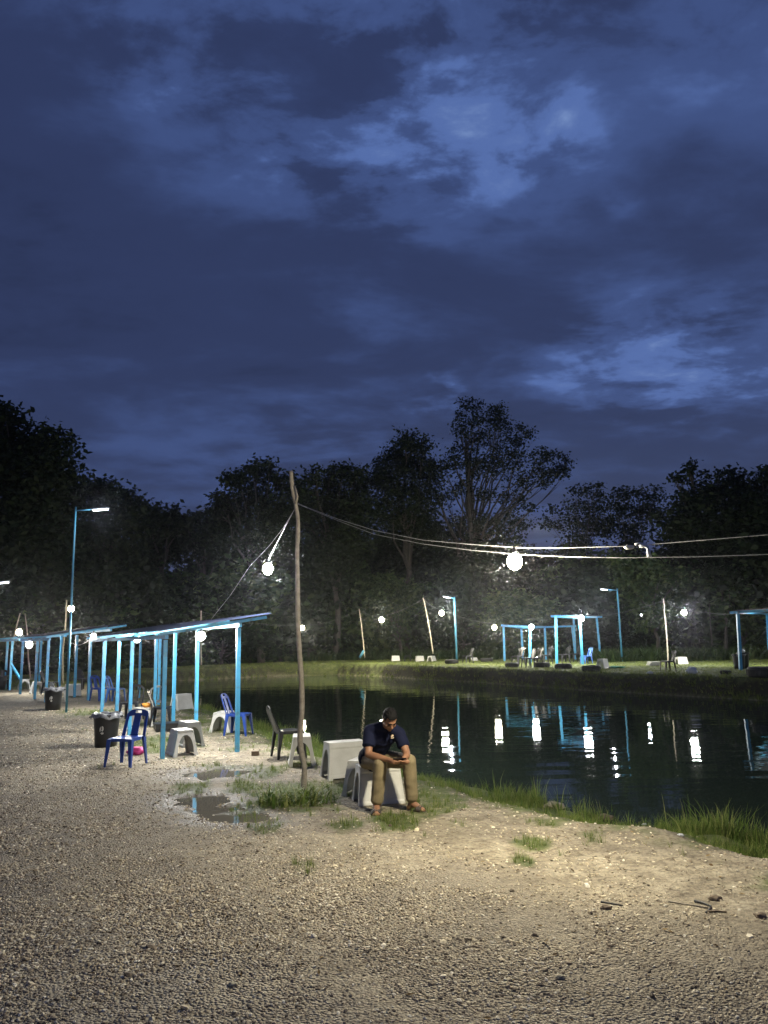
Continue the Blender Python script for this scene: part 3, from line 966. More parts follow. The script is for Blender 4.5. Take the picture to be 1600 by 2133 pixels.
tree_px('airy_tree', 'tallest airy tree with pale forked limbs rising above all the others', 975, Dt,
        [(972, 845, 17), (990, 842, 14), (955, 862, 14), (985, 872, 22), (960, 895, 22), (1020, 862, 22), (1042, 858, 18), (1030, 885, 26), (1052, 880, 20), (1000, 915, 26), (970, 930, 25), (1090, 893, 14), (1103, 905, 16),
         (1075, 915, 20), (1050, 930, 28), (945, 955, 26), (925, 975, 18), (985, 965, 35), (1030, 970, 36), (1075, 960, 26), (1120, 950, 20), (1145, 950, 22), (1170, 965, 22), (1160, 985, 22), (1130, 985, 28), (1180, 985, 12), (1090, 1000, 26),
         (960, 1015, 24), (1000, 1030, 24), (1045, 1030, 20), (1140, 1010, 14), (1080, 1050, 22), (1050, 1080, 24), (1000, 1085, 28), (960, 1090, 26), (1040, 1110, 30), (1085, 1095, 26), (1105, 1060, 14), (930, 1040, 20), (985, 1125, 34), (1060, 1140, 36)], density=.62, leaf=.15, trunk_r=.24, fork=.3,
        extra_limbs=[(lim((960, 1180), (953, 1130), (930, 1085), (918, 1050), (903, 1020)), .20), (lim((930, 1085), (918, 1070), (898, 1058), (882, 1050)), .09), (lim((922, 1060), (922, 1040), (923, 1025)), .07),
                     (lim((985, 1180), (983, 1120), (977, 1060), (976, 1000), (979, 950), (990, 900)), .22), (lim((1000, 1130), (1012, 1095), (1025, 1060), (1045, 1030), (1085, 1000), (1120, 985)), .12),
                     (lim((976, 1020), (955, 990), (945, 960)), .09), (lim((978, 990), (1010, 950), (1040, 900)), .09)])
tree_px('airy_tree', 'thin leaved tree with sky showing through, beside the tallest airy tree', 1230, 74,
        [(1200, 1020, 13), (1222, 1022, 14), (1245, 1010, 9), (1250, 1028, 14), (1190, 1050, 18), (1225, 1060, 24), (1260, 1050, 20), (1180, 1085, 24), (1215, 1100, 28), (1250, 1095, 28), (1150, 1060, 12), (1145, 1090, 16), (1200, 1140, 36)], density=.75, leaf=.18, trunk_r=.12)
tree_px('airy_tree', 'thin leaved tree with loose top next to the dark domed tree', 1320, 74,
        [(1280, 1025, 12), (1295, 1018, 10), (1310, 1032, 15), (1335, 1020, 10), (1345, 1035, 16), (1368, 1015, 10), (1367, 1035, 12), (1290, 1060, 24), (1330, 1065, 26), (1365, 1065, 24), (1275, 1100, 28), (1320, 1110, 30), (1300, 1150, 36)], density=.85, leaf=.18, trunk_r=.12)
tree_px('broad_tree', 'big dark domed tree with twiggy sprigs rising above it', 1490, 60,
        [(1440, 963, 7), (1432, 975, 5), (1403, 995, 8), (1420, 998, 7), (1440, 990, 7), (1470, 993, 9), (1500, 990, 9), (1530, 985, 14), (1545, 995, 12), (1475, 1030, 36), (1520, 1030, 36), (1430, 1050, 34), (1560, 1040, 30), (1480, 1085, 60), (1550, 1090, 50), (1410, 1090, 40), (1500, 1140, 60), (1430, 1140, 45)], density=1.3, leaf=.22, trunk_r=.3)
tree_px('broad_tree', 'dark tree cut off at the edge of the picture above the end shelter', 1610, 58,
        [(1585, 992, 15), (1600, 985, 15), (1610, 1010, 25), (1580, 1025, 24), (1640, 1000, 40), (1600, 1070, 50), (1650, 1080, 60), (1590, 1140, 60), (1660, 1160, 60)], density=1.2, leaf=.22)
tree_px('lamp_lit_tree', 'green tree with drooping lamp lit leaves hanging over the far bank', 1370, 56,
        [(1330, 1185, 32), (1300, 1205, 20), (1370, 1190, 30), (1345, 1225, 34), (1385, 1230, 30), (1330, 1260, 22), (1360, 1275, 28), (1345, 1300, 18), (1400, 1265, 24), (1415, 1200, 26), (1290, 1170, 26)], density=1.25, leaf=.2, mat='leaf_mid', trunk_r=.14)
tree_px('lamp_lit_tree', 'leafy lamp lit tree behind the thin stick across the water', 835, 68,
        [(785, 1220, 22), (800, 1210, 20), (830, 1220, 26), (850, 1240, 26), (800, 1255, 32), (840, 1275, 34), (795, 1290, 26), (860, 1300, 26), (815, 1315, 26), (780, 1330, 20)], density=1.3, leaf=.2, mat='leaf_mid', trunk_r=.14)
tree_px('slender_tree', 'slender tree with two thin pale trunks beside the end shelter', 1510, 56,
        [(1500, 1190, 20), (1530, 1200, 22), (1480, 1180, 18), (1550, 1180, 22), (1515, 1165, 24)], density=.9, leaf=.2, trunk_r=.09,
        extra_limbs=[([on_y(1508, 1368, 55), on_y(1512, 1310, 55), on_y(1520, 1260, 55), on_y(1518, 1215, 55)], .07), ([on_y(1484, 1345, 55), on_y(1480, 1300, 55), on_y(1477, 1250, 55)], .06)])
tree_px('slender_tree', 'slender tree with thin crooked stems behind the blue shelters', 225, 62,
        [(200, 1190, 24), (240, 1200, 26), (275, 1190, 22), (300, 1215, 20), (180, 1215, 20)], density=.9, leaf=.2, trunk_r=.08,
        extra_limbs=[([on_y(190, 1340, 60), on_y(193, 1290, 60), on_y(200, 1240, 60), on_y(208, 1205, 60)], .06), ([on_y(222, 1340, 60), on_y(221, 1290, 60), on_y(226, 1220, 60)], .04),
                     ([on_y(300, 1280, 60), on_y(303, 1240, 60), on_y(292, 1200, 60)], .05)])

# shorter growth along the edge of the wood: one kind of crown in a few shapes, copied and turned
proto = []
for k in range(5):
    rr = random.Random(40 + k)
    lb = [(Vector((0, 0, 3.3)), 1.5)] + [(Vector((math.cos(a) * rr.uniform(1.0, 1.9), math.sin(a) * rr.uniform(.8, 1.6), rr.uniform(.5, 4.9))), rr.uniform(.6, 1.3)) for a in [rr.uniform(0, 6.28) for _ in range(12)]]
    t = tree('bushy_tree', None, (0, 0, 0), lb, density=1.5, leaf=.15 + .02 * k, mat='leaf_mid' if k % 2 else 'leaf_dark', trunk_r=.09, fork=.2)
    proto.append(t)
edge_px = [(20, 1395, 52, 1.15, 'by the very first shelter'), (85, 1392, 54, 1.0, ''), (150, 1390, 55, 1.2, ''), (215, 1388, 57, .9, ''), (275, 1385, 58, 1.15, ''), (345, 1382, 60, .95, ''), (400, 1380, 62, 1.15, ''), (462, 1378, 64, 1.0, ''),
           (520, 1376, 66, 1.25, ''), (585, 1375, 68, 1.1, ''), (645, 1374, 70, 1.25, ''), (700, 1373, 74, 1.4, ''), (755, 1372, 80, 1.1, ''), (900, 1372, 72, 1.1, ''), (965, 1370, 66, 1.1, ''), (1020, 1370, 68, 1.3, ''),
           (1085, 1369, 64, 1.1, ''), (1140, 1368, 68, 1.3, ''), (1195, 1366, 70, 1.2, ''), (1255, 1365, 66, 1.25, ''), (1315, 1364, 64, .8, ''), (1420, 1362, 62, 1.1, ''), (1475, 1360, 60, 1.0, ''), (1545, 1358, 58, 1.15, ''), (1610, 1357, 56, 1.3, ''),
           (-60, 1400, 50, 1.4, ''), (1690, 1357, 56, 1.4, '')]
where = ['beyond the end of the first row of shelters', 'behind the twin bamboo sticks', 'directly behind the tall blue lamp pole', 'behind the gap between two shelter roofs', 'beyond the white arched chair', 'behind the blue posts of the long shelter',
         'behind the shelter post beside the small puddle', 'where the pond narrows behind the shelter roof', 'over the grassy far end of the pond', 'just beside the wooden pole above the far bank', 'beyond the lamp reflected beside the wooden pole', 'between the wooden pole and the thin leaning stick',
         'behind the thin leaning stick with the blue prop', 'behind the tilted stick beside the small street lamp', 'behind the small white street lamp', 'behind the lone black chair on the far bank', 'behind the low open shelter across the water',
         'between the two shelters across the water', 'behind the higher shelter across the water', 'behind the pale lamp pole across the water', 'below the drooping lamp lit leaves', 'behind the crooked white stick', 'behind the lamp beside the crooked stick', 'behind the black bin by the end shelter', 'behind the end shelter',
         'outside the row of shelters by the road', 'beyond the end shelter out of the light']
used = set()
for i, (u, v, D, sc, _) in enumerate(edge_px):
    k = i % 5
    if k not in used: o = proto[k]; used.add(k)
    else: o = copy_tree(proto[k])
    D = D - (3 if 440 < u < 760 else 0); p = on_y(u, v, D); o.location = (p.x, p.y, gz(p.x, p.y) - .1)
    o.rotation_euler = (0, 0, random.uniform(0, 6.28)); s = sc * random.uniform(1.1, 1.35)
    o.scale = (s * 1.15, s * 1.15, s * random.uniform(.9, 1.15))
    set_props(o, 'bushy green tree ' + where[i], 'tree', 'bushy trees along the edge of the wood')

# a second line of trees inside the wood, again copies
proto2 = []
for k in range(3):
    rr = random.Random(90 + k)
    lb = [(Vector((rr.uniform(-3.4, 3.4), rr.uniform(-2, 2), rr.uniform(1.2, 11.0))), rr.uniform(1.5, 2.4)) for _ in range(15)]
    proto2.append(tree('wood_tree', None, (0, 0, 0), lb, density=.8, leaf=.30, mat='leaf_dark', trunk_r=.16, fork=.25))
used = set()
k = 0
WT = [(-60, 70, 1.0), (20, 72, 1.1), (110, 74, 1.05), (180, 76, .95), (250, 78, .9), (330, 80, .8), (400, 84, .72), (470, 80, .9), (560, 78, 1.0), (640, 80, 1.0), (720, 82, 1.05), (800, 84, 1.1), (880, 84, 1.15), (960, 86, .95),
      (1040, 86, .9), (1110, 86, .9), (1180, 86, .82), (1250, 86, .85), (1320, 84, .85), (1400, 78, .9), (1480, 76, 1.0), (1560, 74, 1.05), (1650, 72, 1.2)]
wl = ['far inside the wood beyond the first shelters', 'behind the towering black tree', 'behind the twin bamboo sticks and deeper in the wood', 'deeper in the wood behind the tall blue lamp', 'deeper in the wood above the long shelter', 'deep in the wood where the skyline starts to fall', 'at the lowest dip of the skyline', 'beside the layered boughs of the spreading tree',
      'behind the hanging lamp beside the pole', 'straight behind the wooden pole', 'behind the level topped tree', 'deep behind the leafy lamp lit tree', 'behind the feathery domed tree', 'behind the pale forked limbs of the tallest tree', 'deep behind the bright hanging lamp', 'below the outer bough of the tallest tree', 'where sky shows beside the tallest tree', 'behind the first thin leaved tree', 'behind the second thin leaved tree',
      'between thin leaved tree and dark dome', 'behind the dark domed tree with sprigs', 'deep behind the end shelter', 'at the far edge of the wood past the end shelter']
for i, (u, D, sc) in enumerate(WT):
    kk = i % 3
    if kk not in used: o = proto2[kk]; used.add(kk)
    else: o = copy_tree(proto2[kk])
    p = on_y(u, 1330, D); o.location = (p.x, p.y, gz(p.x, p.y) - .1); o.rotation_euler = (0, 0, random.uniform(0, 6.28)); o.scale = (sc * 1.15, sc * 1.15, sc)
    set_props(o, 'dark tree ' + wl[i], 'tree', 'dark trees inside the wood')

# undergrowth closing the wood below the crowns
n = 70000
ux = (rng.random(n) * 2 - 1) * 75
uy = 88 + 4 * np.sin(ux * .13) + rng.random(n) * 5 - .004 * ux ** 2
uz = rng.random(n) ** .9 * (7.5 + 2.0 * np.sin(ux * .21) + 1.5 * np.sin(ux * .53))
cen = np.stack([ux, uy, uz], 1)
a = rng.normal(size=(n, 3)); a /= np.linalg.norm(a, axis=1)[:, None]; b = rng.normal(size=(n, 3)); b -= a * (a * b).sum(1)[:, None]; b /= np.linalg.norm(b, axis=1)[:, None]
s = (.45 + .4 * rng.random(n))[:, None]
Vw = np.stack([cen, cen + a * s * .5 + b * s * .35, cen + a * s, cen + a * s * .5 - b * s * .35], 1).reshape(-1, 3)
# lumpy dark backing sheet added behind the leaves to close sky gaps
gx = np.linspace(-95, 95, 160); gzv = np.linspace(-1, 8, 14)
BX, BZ = np.meshgrid(gx, gzv)
BY = 96 + 4 * np.sin(BX * .13) - .004 * BX ** 2 + (fbm(BX, BZ, .5, 3, 88) - .5) * 5 + .25 * BZ
nb = len(Vw)
Vb = np.stack([BX.ravel(), BY.ravel(), (BZ * (1 + .15 * np.sin(BX * .37))).ravel()], 1)
ib = (np.arange(13)[:, None] * 160 + np.arange(159)[None, :]).ravel() + nb
Fb = np.stack([ib, ib + 1, ib + 161, ib + 160], 1)
w_me = np_mesh('undergrowth', np.concatenate([Vw, Vb]), np.concatenate([np.arange(n * 4).reshape(-1, 4), Fb]))
set_props(link_mesh('undergrowth', w_me, M['leaf_dark']), 'dense dark undergrowth closing the wood behind the trees', kind='stuff')

# low weeds at the foot of the trees
n = 26000
wx = (rng.random(n) * 2 - 1); D_ = 50 + 22 * rng.random(n)
wx = wx * D_ * .55
dn, df = dist_line(wx, D_, near_w), dist_line(wx, D_, far_w)
ok = (df > 8) & (~in_poly(wx, D_, poly)) & (fbm(wx, D_, .25, 3, 13) > .42) & ((D_ > 60) | (wx < -12) | (wx > 14))
wx, D_ = wx[ok], D_[ok]
tuft_scatter('low_weeds', wx, D_, .35 + .7 * rng.random(len(wx)) ** 2, [tuft_mesh(50 + i, 12, .6, .9, .16, M['leaf_mid'], 2) for i in range(4)], 'low leafy weeds in front of the wood', 1.1)

# ------------------------------------------------------------------ lamps
LAMP_WARM = (1.0, .91, .69); LAMP_COOL = (.88, .94, 1.0); LAMP_WHITE = (1.0, .98, .93)
bulb_mats = {}


def bulb_mat(col, st):
    k = (col, st)
    if k not in bulb_mats: bulb_mats[k] = emit_mat('lit_bulb', col, st)
    return bulb_mats[k]


def hanging_bulb(label, pos, r, power, col=LAMP_WHITE, group='bare bulbs strung round the pond', glow=14):
    root = empty('hanging_bulb', pos); set_props(root, label, 'lamp', group)
    mb = MB(); mb.ball((0, 0, 0), (r, r, r * 1.12), 14, 9); mb.build('bulb', bulb_mat(col, glow), root, True)
    c = MB(); c.lathe([(0, r * 1.9), (r * .16, r * 1.9), (r * .24, r * 1.6), (r * .26, r * 1.2), (r * .34, r * .98), (0, r * .98)], 12)
    c.build('socket', M['grey_dark_plastic'], root, True)
    ld = bpy.data.lights.new('bulb_light', 'POINT'); ld.energy = power; ld.color = col; ld.shadow_soft_size = r * 1.25
    lo = bpy.data.objects.new('bulb_light', ld); COL.objects.link(lo); lo.parent = root; lo.location = (0, 0, 0)
    return root


def street_lamp(label, base, height, arm_vec, tube_len, power, pole_mat='blue_pole', r=.045, head='tube', col=LAMP_COOL):
    root = empty('street_lamp', base); set_props(root, label, 'street lamp', 'street lamps round the pond')
    mb = MB(); mb.tube([(0, 0, -.2), (0, 0, height * .5), (0, 0, height)], [r * 1.15, r, r * .9], 10); mb.build('pole', M[pole_mat], root, True)
    a = Vector(arm_vec); top = Vector((0, 0, height - .12))
    e1 = top + a * .5
    m2 = MB(); m2.tube([top, e1], r * .6, 8); m2.build('arm', M[pole_mat], root, True)
    d = a.normalized(); s = e1 - d * .02; e = s + d * tube_len
    m3 = MB(); m3.bar(s, e, .16, .05); h = m3.build('lamp_head', M['metal'], root)
    m4 = MB(); off = Vector((0, 0, -.04)); m4.bar(s + d * .06 + off, e - d * .04 + off, .13, .03); m4.build('light_panel', bulb_mat(col, 11), h)
    ld = bpy.data.lights.new('panel_light', 'POINT'); ld.energy = power; ld.color = col; ld.shadow_soft_size = .07
    lo = bpy.data.objects.new('panel_light', ld); COL.objects.link(lo); lo.parent = root; lo.location = (s + e) / 2 + Vector((0, 0, -.16))
    return root


LP = 4.5
b = place(138, 1484)
street_lamp('tall blue street lamp with a long arm and white tube light', b, CAM_H + (1342 - 1055) / FPX * b.y * 1.0 - b.z, (1.05, -.05, .06), .55, 18 * LP, r=.032)
b = on_y(951, 1365, 51); b.z = gz(b.x, b.y)
street_lamp('small street lamp on a thin blue pole across the water', b, on_y(948, 1243, 51).z - b.z, (-.55, -.15, .12), .55, 60 * LP, r=.06)
b = on_y(1296, 1375, 50); b.z = gz(b.x, b.y)
street_lamp('pale street lamp pole half hidden by hanging leaves across the water', b, on_y(1289, 1226, 50).z - b.z, (-1.3, -.1, .15), .5, 20 * LP, r=.055)
b = on_y(-42, 1450, 30); b.z = 0
street_lamp('street lamp partly out of view past the first shelter', b, 2 + (1345 - 1210) / FPX * 30, (.75, 0, .06), .5, 12 * LP, r=.035)

L1 = on_y(558, 1185, 14.6)
hanging_bulb('bright white bulb hanging beside the wooden pole above the puddles', L1, .10, 520 * LP, LAMP_WHITE, glow=30)
L2 = on_y(1072, 1170, 7.5)
hanging_bulb('biggest yellowish white bulb hanging from the wires over the yard', L2, .075, 420 * LP, LAMP_WARM, glow=40)
S_A = 13.4
hanging_bulb('bright bulb at the front corner of the long blue shelter', on_y(419, 1325, 15.6), .085, 300 * LP, LAMP_WHITE, glow=24)
hanging_bulb('bulb under the middle of the long blue shelter roof', on_y(286, 1331, 18.5), .08, 200 * LP, LAMP_WHITE)
hanging_bulb('bulb glowing under the roof end next to the tall lamp', on_y(195, 1326, 24), .09, 260 * LP, LAMP_WHITE)
hanging_bulb('yellow bulb high on the bamboo stick beside the tall lamp pole', on_y(148, 1268, 36), .14, 330 * LP, LAMP_WARM, glow=22)
hanging_bulb('bulb on the slanting bamboo stick near the first shelters', on_y(40, 1317, 37), .14, 300 * LP, LAMP_WARM, glow=22)
hanging_bulb('low bulb between the bamboo sticks of the first shelters', on_y(61, 1343, 33), .13, 260 * LP, LAMP_WHITE, glow=22)
hanging_bulb('far bulb seen just behind the wooden pole', on_y(630, 1308, 51), .15, 676 * LP, LAMP_WARM, glow=22)
hanging_bulb('bulb hanging between the two leaning sticks across the water', on_y(795, 1291, 54), .17, 676 * LP, LAMP_WARM, glow=22)
hanging_bulb('bulb hanging next to the small street lamp across the water', on_y(920, 1277, 51), .16, 624 * LP, LAMP_WARM, glow=22)
hanging_bulb('bulb hanging just outside the low open shelter', on_y(1030, 1307, 48), .15, 572 * LP, LAMP_WARM, glow=22)
hanging_bulb('bulb under the low open shelter across the water', on_y(1107, 1306, 47), .15, 676 * LP, LAMP_WHITE, glow=22)
hanging_bulb('bulb under the higher shelter across the water', on_y(1211, 1288, 45), .17, 780 * LP, LAMP_WHITE, glow=22)
hanging_bulb('bulb hanging beside the crooked white stick across the water', on_y(1425, 1276, 43), .15, 728 * LP, LAMP_WHITE, glow=22)
hanging_bulb('small dim bulb among the drooping lit leaves', on_y(1336, 1281, 50), .07, 14 * LP, LAMP_COOL, glow=6)
hanging_bulb('bulb under the end shelter just out of view', on_y(1640, 1290, 39), .13, 420 * LP, LAMP_WHITE, glow=22)


# ------------------------------------------------------------------ poles and wires
def stick(name, label, pts, r0, r1, mat='stick', group='wooden sticks that carry the wires', n=9, branch=None, cat='pole'):
    root = empty(name, pts[0]); b0 = Vector(pts[0]); set_props(root, label, cat, group)
    P_ = [Vector(p) - b0 for p in pts]
    # a smooth crooked path through the points
    full = []
    for i in range(len(P_) - 1):
        p0 = P_[max(i - 1, 0)]; p1 = P_[i]; p2 = P_[i + 1]; p3 = P_[min(i + 2, len(P_) - 1)]
        for k in range(4):
            t = k / 4
            full.append(.5 * ((2 * p1) + (-p0 + p2) * t + (2 * p0 - 5 * p1 + 4 * p2 - p3) * t * t + (-p0 + 3 * p1 - 3 * p2 + p3) * t ** 3))
    full.append(P_[-1])
    m = len(full)
    mb = MB(); mb.tube(full, [(r0 + (r1 - r0) * i / (m - 1)) * random.uniform(.9, 1.12) for i in range(m)], n)
    mb.build('shaft', M[mat], root, True)
    if branch:
        mb = MB(); q = [Vector(p) - b0 for p in branch]; mb.tube(q, [r1 * .7, r1 * .55, r1 * .4][:len(q)], 6); mb.build('side_branch', M[mat], root, True)
    return root


pb = place(632, 1645)
PD = pb.y
pole_px = [(632, 1650), (634, 1600), (627, 1560), (625, 1530), (629, 1480), (628, 1420), (624, 1360), (621, 1290), (620, 1210), (619, 1150), (621, 1090), (616, 1050), (609, 1015), (606, 981)]
stick('wooden_pole', 'tall crooked wooden pole standing in the grass clump, carrying the wires', [on_y(u, v, PD) for u, v in pole_px], .041, .027,
      branch=[on_y(616, 1050, PD - .02), on_y(620, 1035, PD - .06), on_y(614, 1012, PD - .04)])
b = place(131, 1425)
stick('bamboo_stick', 'pale bamboo stick standing close to the tall lamp pole', [on_y(131, 1425, b.y), on_y(131, 1360, b.y), on_y(136, 1310, b.y), on_y(139, 1250, b.y)], .042, .03, 'pale_stick')
b = place(24, 1425)
stick('bamboo_stick', 'pale bamboo stick slanting above the first shelter', [on_y(22, 1425, b.y), on_y(24, 1362, b.y), on_y(31, 1320, b.y), on_y(42, 1277, b.y)], .045, .025, 'pale_stick')
b = place(64, 1416)
stick('bamboo_stick', 'pale bamboo stick bowed beside the slanting one', [on_y(64, 1416, b.y), on_y(59, 1370, b.y), on_y(57, 1320, b.y), on_y(52, 1278, b.y)], .045, .025, 'pale_stick')
stick('leaning_stick', 'thin leaning stick held by a short blue prop across the water', [on_y(760, 1370, 56), on_y(756, 1330, 56), on_y(752, 1295, 56), on_y(748, 1268, 56)], .04, .022, 'pale_stick')
o = MB(); o.tube([on_y(749, 1370, 56), on_y(758, 1355, 56)], .09, 6); o = o.build('wooden_prop', M['blue_pole'], None, True); set_props(o, 'short blue prop leaning on the thin stick across the water', 'prop')
stick('leaning_stick', 'longer tilted stick with a curved top across the water', [on_y(902, 1362, 52), on_y(897, 1325, 52), on_y(889, 1280, 52), on_y(884, 1255, 52), on_y(881, 1245, 52)], .045, .027, 'pale_stick')
stick('leaning_stick', 'crooked white stick rising behind the black chair across the water', [on_y(1392, 1385, 45), on_y(1390, 1340, 45), on_y(1387, 1300, 45), on_y(1384, 1275, 45), on_y(1384, 1262, 45), on_y(1382, 1247, 45)], .042, .025, 'pale_stick')
stick('leaning_stick', 'thin pale stick rising above the long shelter roof at the far end of the pond', [on_y(419, 1385, 50), on_y(418, 1330, 50), on_y(419, 1272, 50)], .06, .04, 'pale_stick')


def cable(name, label, pts, r, mat='wire', group='wires strung on the wooden poles', sag=0.0, n=14):
    full = []
    pts = [Vector(p) for p in pts]
    for i in range(len(pts) - 1):
        for k in range(n):
            t = k / n; p = pts[i].lerp(pts[i + 1], t); p.z -= sag * 4 * t * (1 - t); full.append(p)
    full.append(pts[-1])
    mb = MB(); mb.tube(full, r, 5); o = mb.build(name, M[mat], None, True)
    set_props(o, label, 'wire', group); return o


cable('overhead_cable', 'upper pale wire sagging from the wooden pole out past the dark tree', [on_y(u, v, d) for u, v, d in [(620, 1048, PD), (640, 1057, 10.0), (700, 1080, 9.6), (780, 1105, 9.2), (880, 1125, 8.7), (980, 1134, 8.3), (1080, 1141, 7.9), (1160, 1142, 7.6), (1300, 1138, 7.2), (1345, 1135, 7.1), (1600, 1114, 6.4), (1760, 1095, 6.0)]], .0033, n=4)
cable('overhead_cable', 'lower pale wire running just above the biggest bulb', [on_y(u, v, d) for u, v, d in [(620, 1050, PD), (640, 1058, 10.0), (700, 1083, 9.6), (780, 1113, 9.2), (880, 1133, 8.7), (980, 1146, 8.3), (1080, 1155, 7.95), (1180, 1160, 7.6), (1300, 1162, 7.2), (1450, 1160, 6.8), (1600, 1155, 6.4), (1760, 1150, 6.0)]], .0027, n=4)
cable('lamp_cable', 'short drop wire holding the biggest yellowish bulb', [L2 + Vector((0, 0, .13)), on_y(1076, 1150, 7.5)], .006)
cable('lamp_cable', 'doubled wire from the wooden pole down to the white bulb', [on_y(613, 1062, PD), on_y(598, 1090, 11.6), on_y(580, 1125, 13.0), on_y(559, 1166, 14.5)], .0055, n=4)
cable('lamp_cable', 'thin wire running from the wooden pole down over the long shelter roof', [on_y(613, 1062, PD), on_y(590, 1100, 11.4), on_y(560, 1138, 12.4), on_y(520, 1180, 14), on_y(480, 1240, 17), on_y(440, 1290, 19)], .0045, n=4)
cable('string_wire', 'thin wire joining the stick behind the shelter and the far bulb by the pole', [on_y(419, 1274, 50), on_y(630, 1302, 54), on_y(748, 1270, 56)], .010, 'dark_wire', sag=.3)
cable('string_wire', 'thin wire between the two leaning sticks across the water', [on_y(748, 1270, 56), on_y(796, 1284, 58), on_y(882, 1247, 52)], .010, 'dark_wire', sag=.15)
cable('string_wire', 'thin wire from the longer tilted stick towards the low open shelter', [on_y(882, 1247, 52), on_y(920, 1270, 54), on_y(1030, 1300, 51), on_y(1060, 1300, 49)], .010, 'dark_wire', sag=.15)
cable('string_wire', 'thin wire from the higher shelter past the crooked white stick', [on_y(1255, 1283, 47), on_y(1384, 1250, 45), on_y(1425, 1268, 46), on_y(1470, 1275, 46), on_y(1545, 1276, 40)], .010, 'dark_wire', sag=.1)
cable('string_wire', 'thin wire drooping under the roof beyond the tall lamp', [on_y(150, 1339, 27), on_y(170, 1342, 24), on_y(195, 1322, 24)], .008, 'wire', sag=.05)
# taped joint and the rag that hangs from the wire
o = MB(); o.ball((0, 0, 0), (.05, .02, .022), 8, 6); o = o.build('taped_wire_joint', M['white_plastic'], None, True); o.location = on_y(1311, 1140, 7.15)
set_props(o, 'small white taped joint on the upper wire', 'wire joint')
o = MB(); o.tube([(0, 0, 0), (.05, 0, .01), (.075, 0, -.02), (.085, 0, -.10)], [.015, .02, .014, .022], 7); o.tube([(-.04, 0, .02), (0, 0, .03), (.04, 0, .02)], .010, 6)
o = o.build('hanging_rag', M['white_bag'], None, True); o.location = on_y(1332, 1138, 7.1); set_props(o, 'pale knotted rag dangling from the upper wire', 'rag')


# ------------------------------------------------------------------ shelters
def shelter(label, corner, u, v, lu, lv, z0, z1, posts, rise_u=0.0, over=(.15, .45), th=.09, over_u=(.15, .3), lmat='blue_paint', slats=True, mid_beams=3):
    """corner: ground point of the near post; u along the row, v across; roof rises from z0 to z1 across v."""
    root = empty('shelter', corner); set_props(root, label, 'shelter', 'blue open shelters round the pond')
    u = Vector((*u, 0)).normalized(); v = Vector((*v, 0)).normalized(); c0 = Vector(corner)
    rz = math.atan2(u.y, u.x); R = Matrix.Rotation(rz, 3, 'Z')

    def roof_z(a, b): return z0 + (z1 - z0) * (b / max(lv, .01)) + rise_u * a / lu
    for (a, b) in posts:
        p = u * a + v * b
        g = gz(c0.x + p.x, c0.y + p.y) - c0.z
        mb = MB(); zt = roof_z(a, b) - .05
        mb.box((p.x, p.y, (zt + g - .15) / 2), (th, th, zt - g + .15), R)
        mb.build('post', M[lmat], root)
    bw = th * .75; bh = th * .95
    for b in (0.0, lv):
        mb = MB(); s = u * -over_u[0] + v * b; e = u * (lu + over_u[1]) + v * b
        mb.bar(s + Vector((0, 0, roof_z(-over_u[0], b))), e + Vector((0, 0, roof_z(lu + over_u[1], b))), bw, bh); mb.build('beam', M[lmat], root)
    for k in range(mid_beams):
        a = lu * k / (mid_beams - 1)
        mb = MB(); s = u * a + v * -over[0]; e = u * a + v * (lv + over[1])
        up = Vector((0, 0, bh * .55 + bw * .5 + .003))
        mb.bar(s + Vector((0, 0, roof_z(a, -over[0]))) + up, e + Vector((0, 0, roof_z(a, lv + over[1]))) + up, bw, bw); mb.build('rafter', M[lmat], root)
    # corrugated sheet
    na = 60; nb_ = 3; vs_ = []; fs = []
    A = [-over_u[0] - .05 + (lu + sum(over_u) + .1) * i / na for i in range(na + 1)]
    B = [-over[0] - .05 + (lv + sum(over) + .1) * j / nb_ for j in range(nb_ + 1)]
    lift = bh * .55 + bw + .03
    for s_ in (0, 1):
        for i, a in enumerate(A):
            for b in B:
                p = u * a + v * b
                vs_.append((p.x, p.y, roof_z(a, b) + lift + .018 * (i % 2) + s_ * .006))
    k2 = (na + 1) * (nb_ + 1)
    for i in range(na):
        for j in range(nb_):
            a = i * (nb_ + 1) + j; q = (a, a + 1, a + nb_ + 2, a + nb_ + 1)
            fs.append(q); fs.append(tuple(x + k2 for x in reversed(q)))
    mb = MB(); mb.add(vs_, fs); mb.build('roof_sheet', M['roof'], root)
    return root


UA = (-.47, .88); VA = (.88, .47)
cA = on_z(338, 1578, 0)
shelter('long blue shelter with sloping dark roof nearest the puddles', cA, UA, VA, 7.3, 1.36, 2.10, 2.30, [(0, 0), (0, 1.36), (3.0, 1.36), (3.25, 0), (4.95, 0), (5.15, 1.36), (7.26, 0), (7.36, 1.36)], over=(.10, .55), th=.072, over_u=(.12, 2.4), mid_beams=4)
cB = on_z(214, 1473, 0)
shelter('second blue shelter whose posts stand in pale sand behind the bins', cB, (-.47, .88), VA, 3.4, 1.75, 2.15, 2.35, [(0, 0), (3.4, 0), (0, 1.75), (3.4, 1.75)], over=(.15, .3), over_u=(.2, .3), th=.076, mid_beams=2)
cC = on_z(95, 1463, 0)
shelter('third blue shelter with a long upswept roof edge beyond the tall lamp', cC, (-.55, .83), (.84, .54), 5.6, 2.1, 2.20, 2.50, [(0, 0), (2.2, 0), (0.3, 2.1 - .6), (5.6, 0), (2.6, 1.5), (5.6, 1.5)], over=(.1, .6), th=.088, over_u=(.2, .6), mid_beams=3)
cD = on_z(20, 1438, 0)
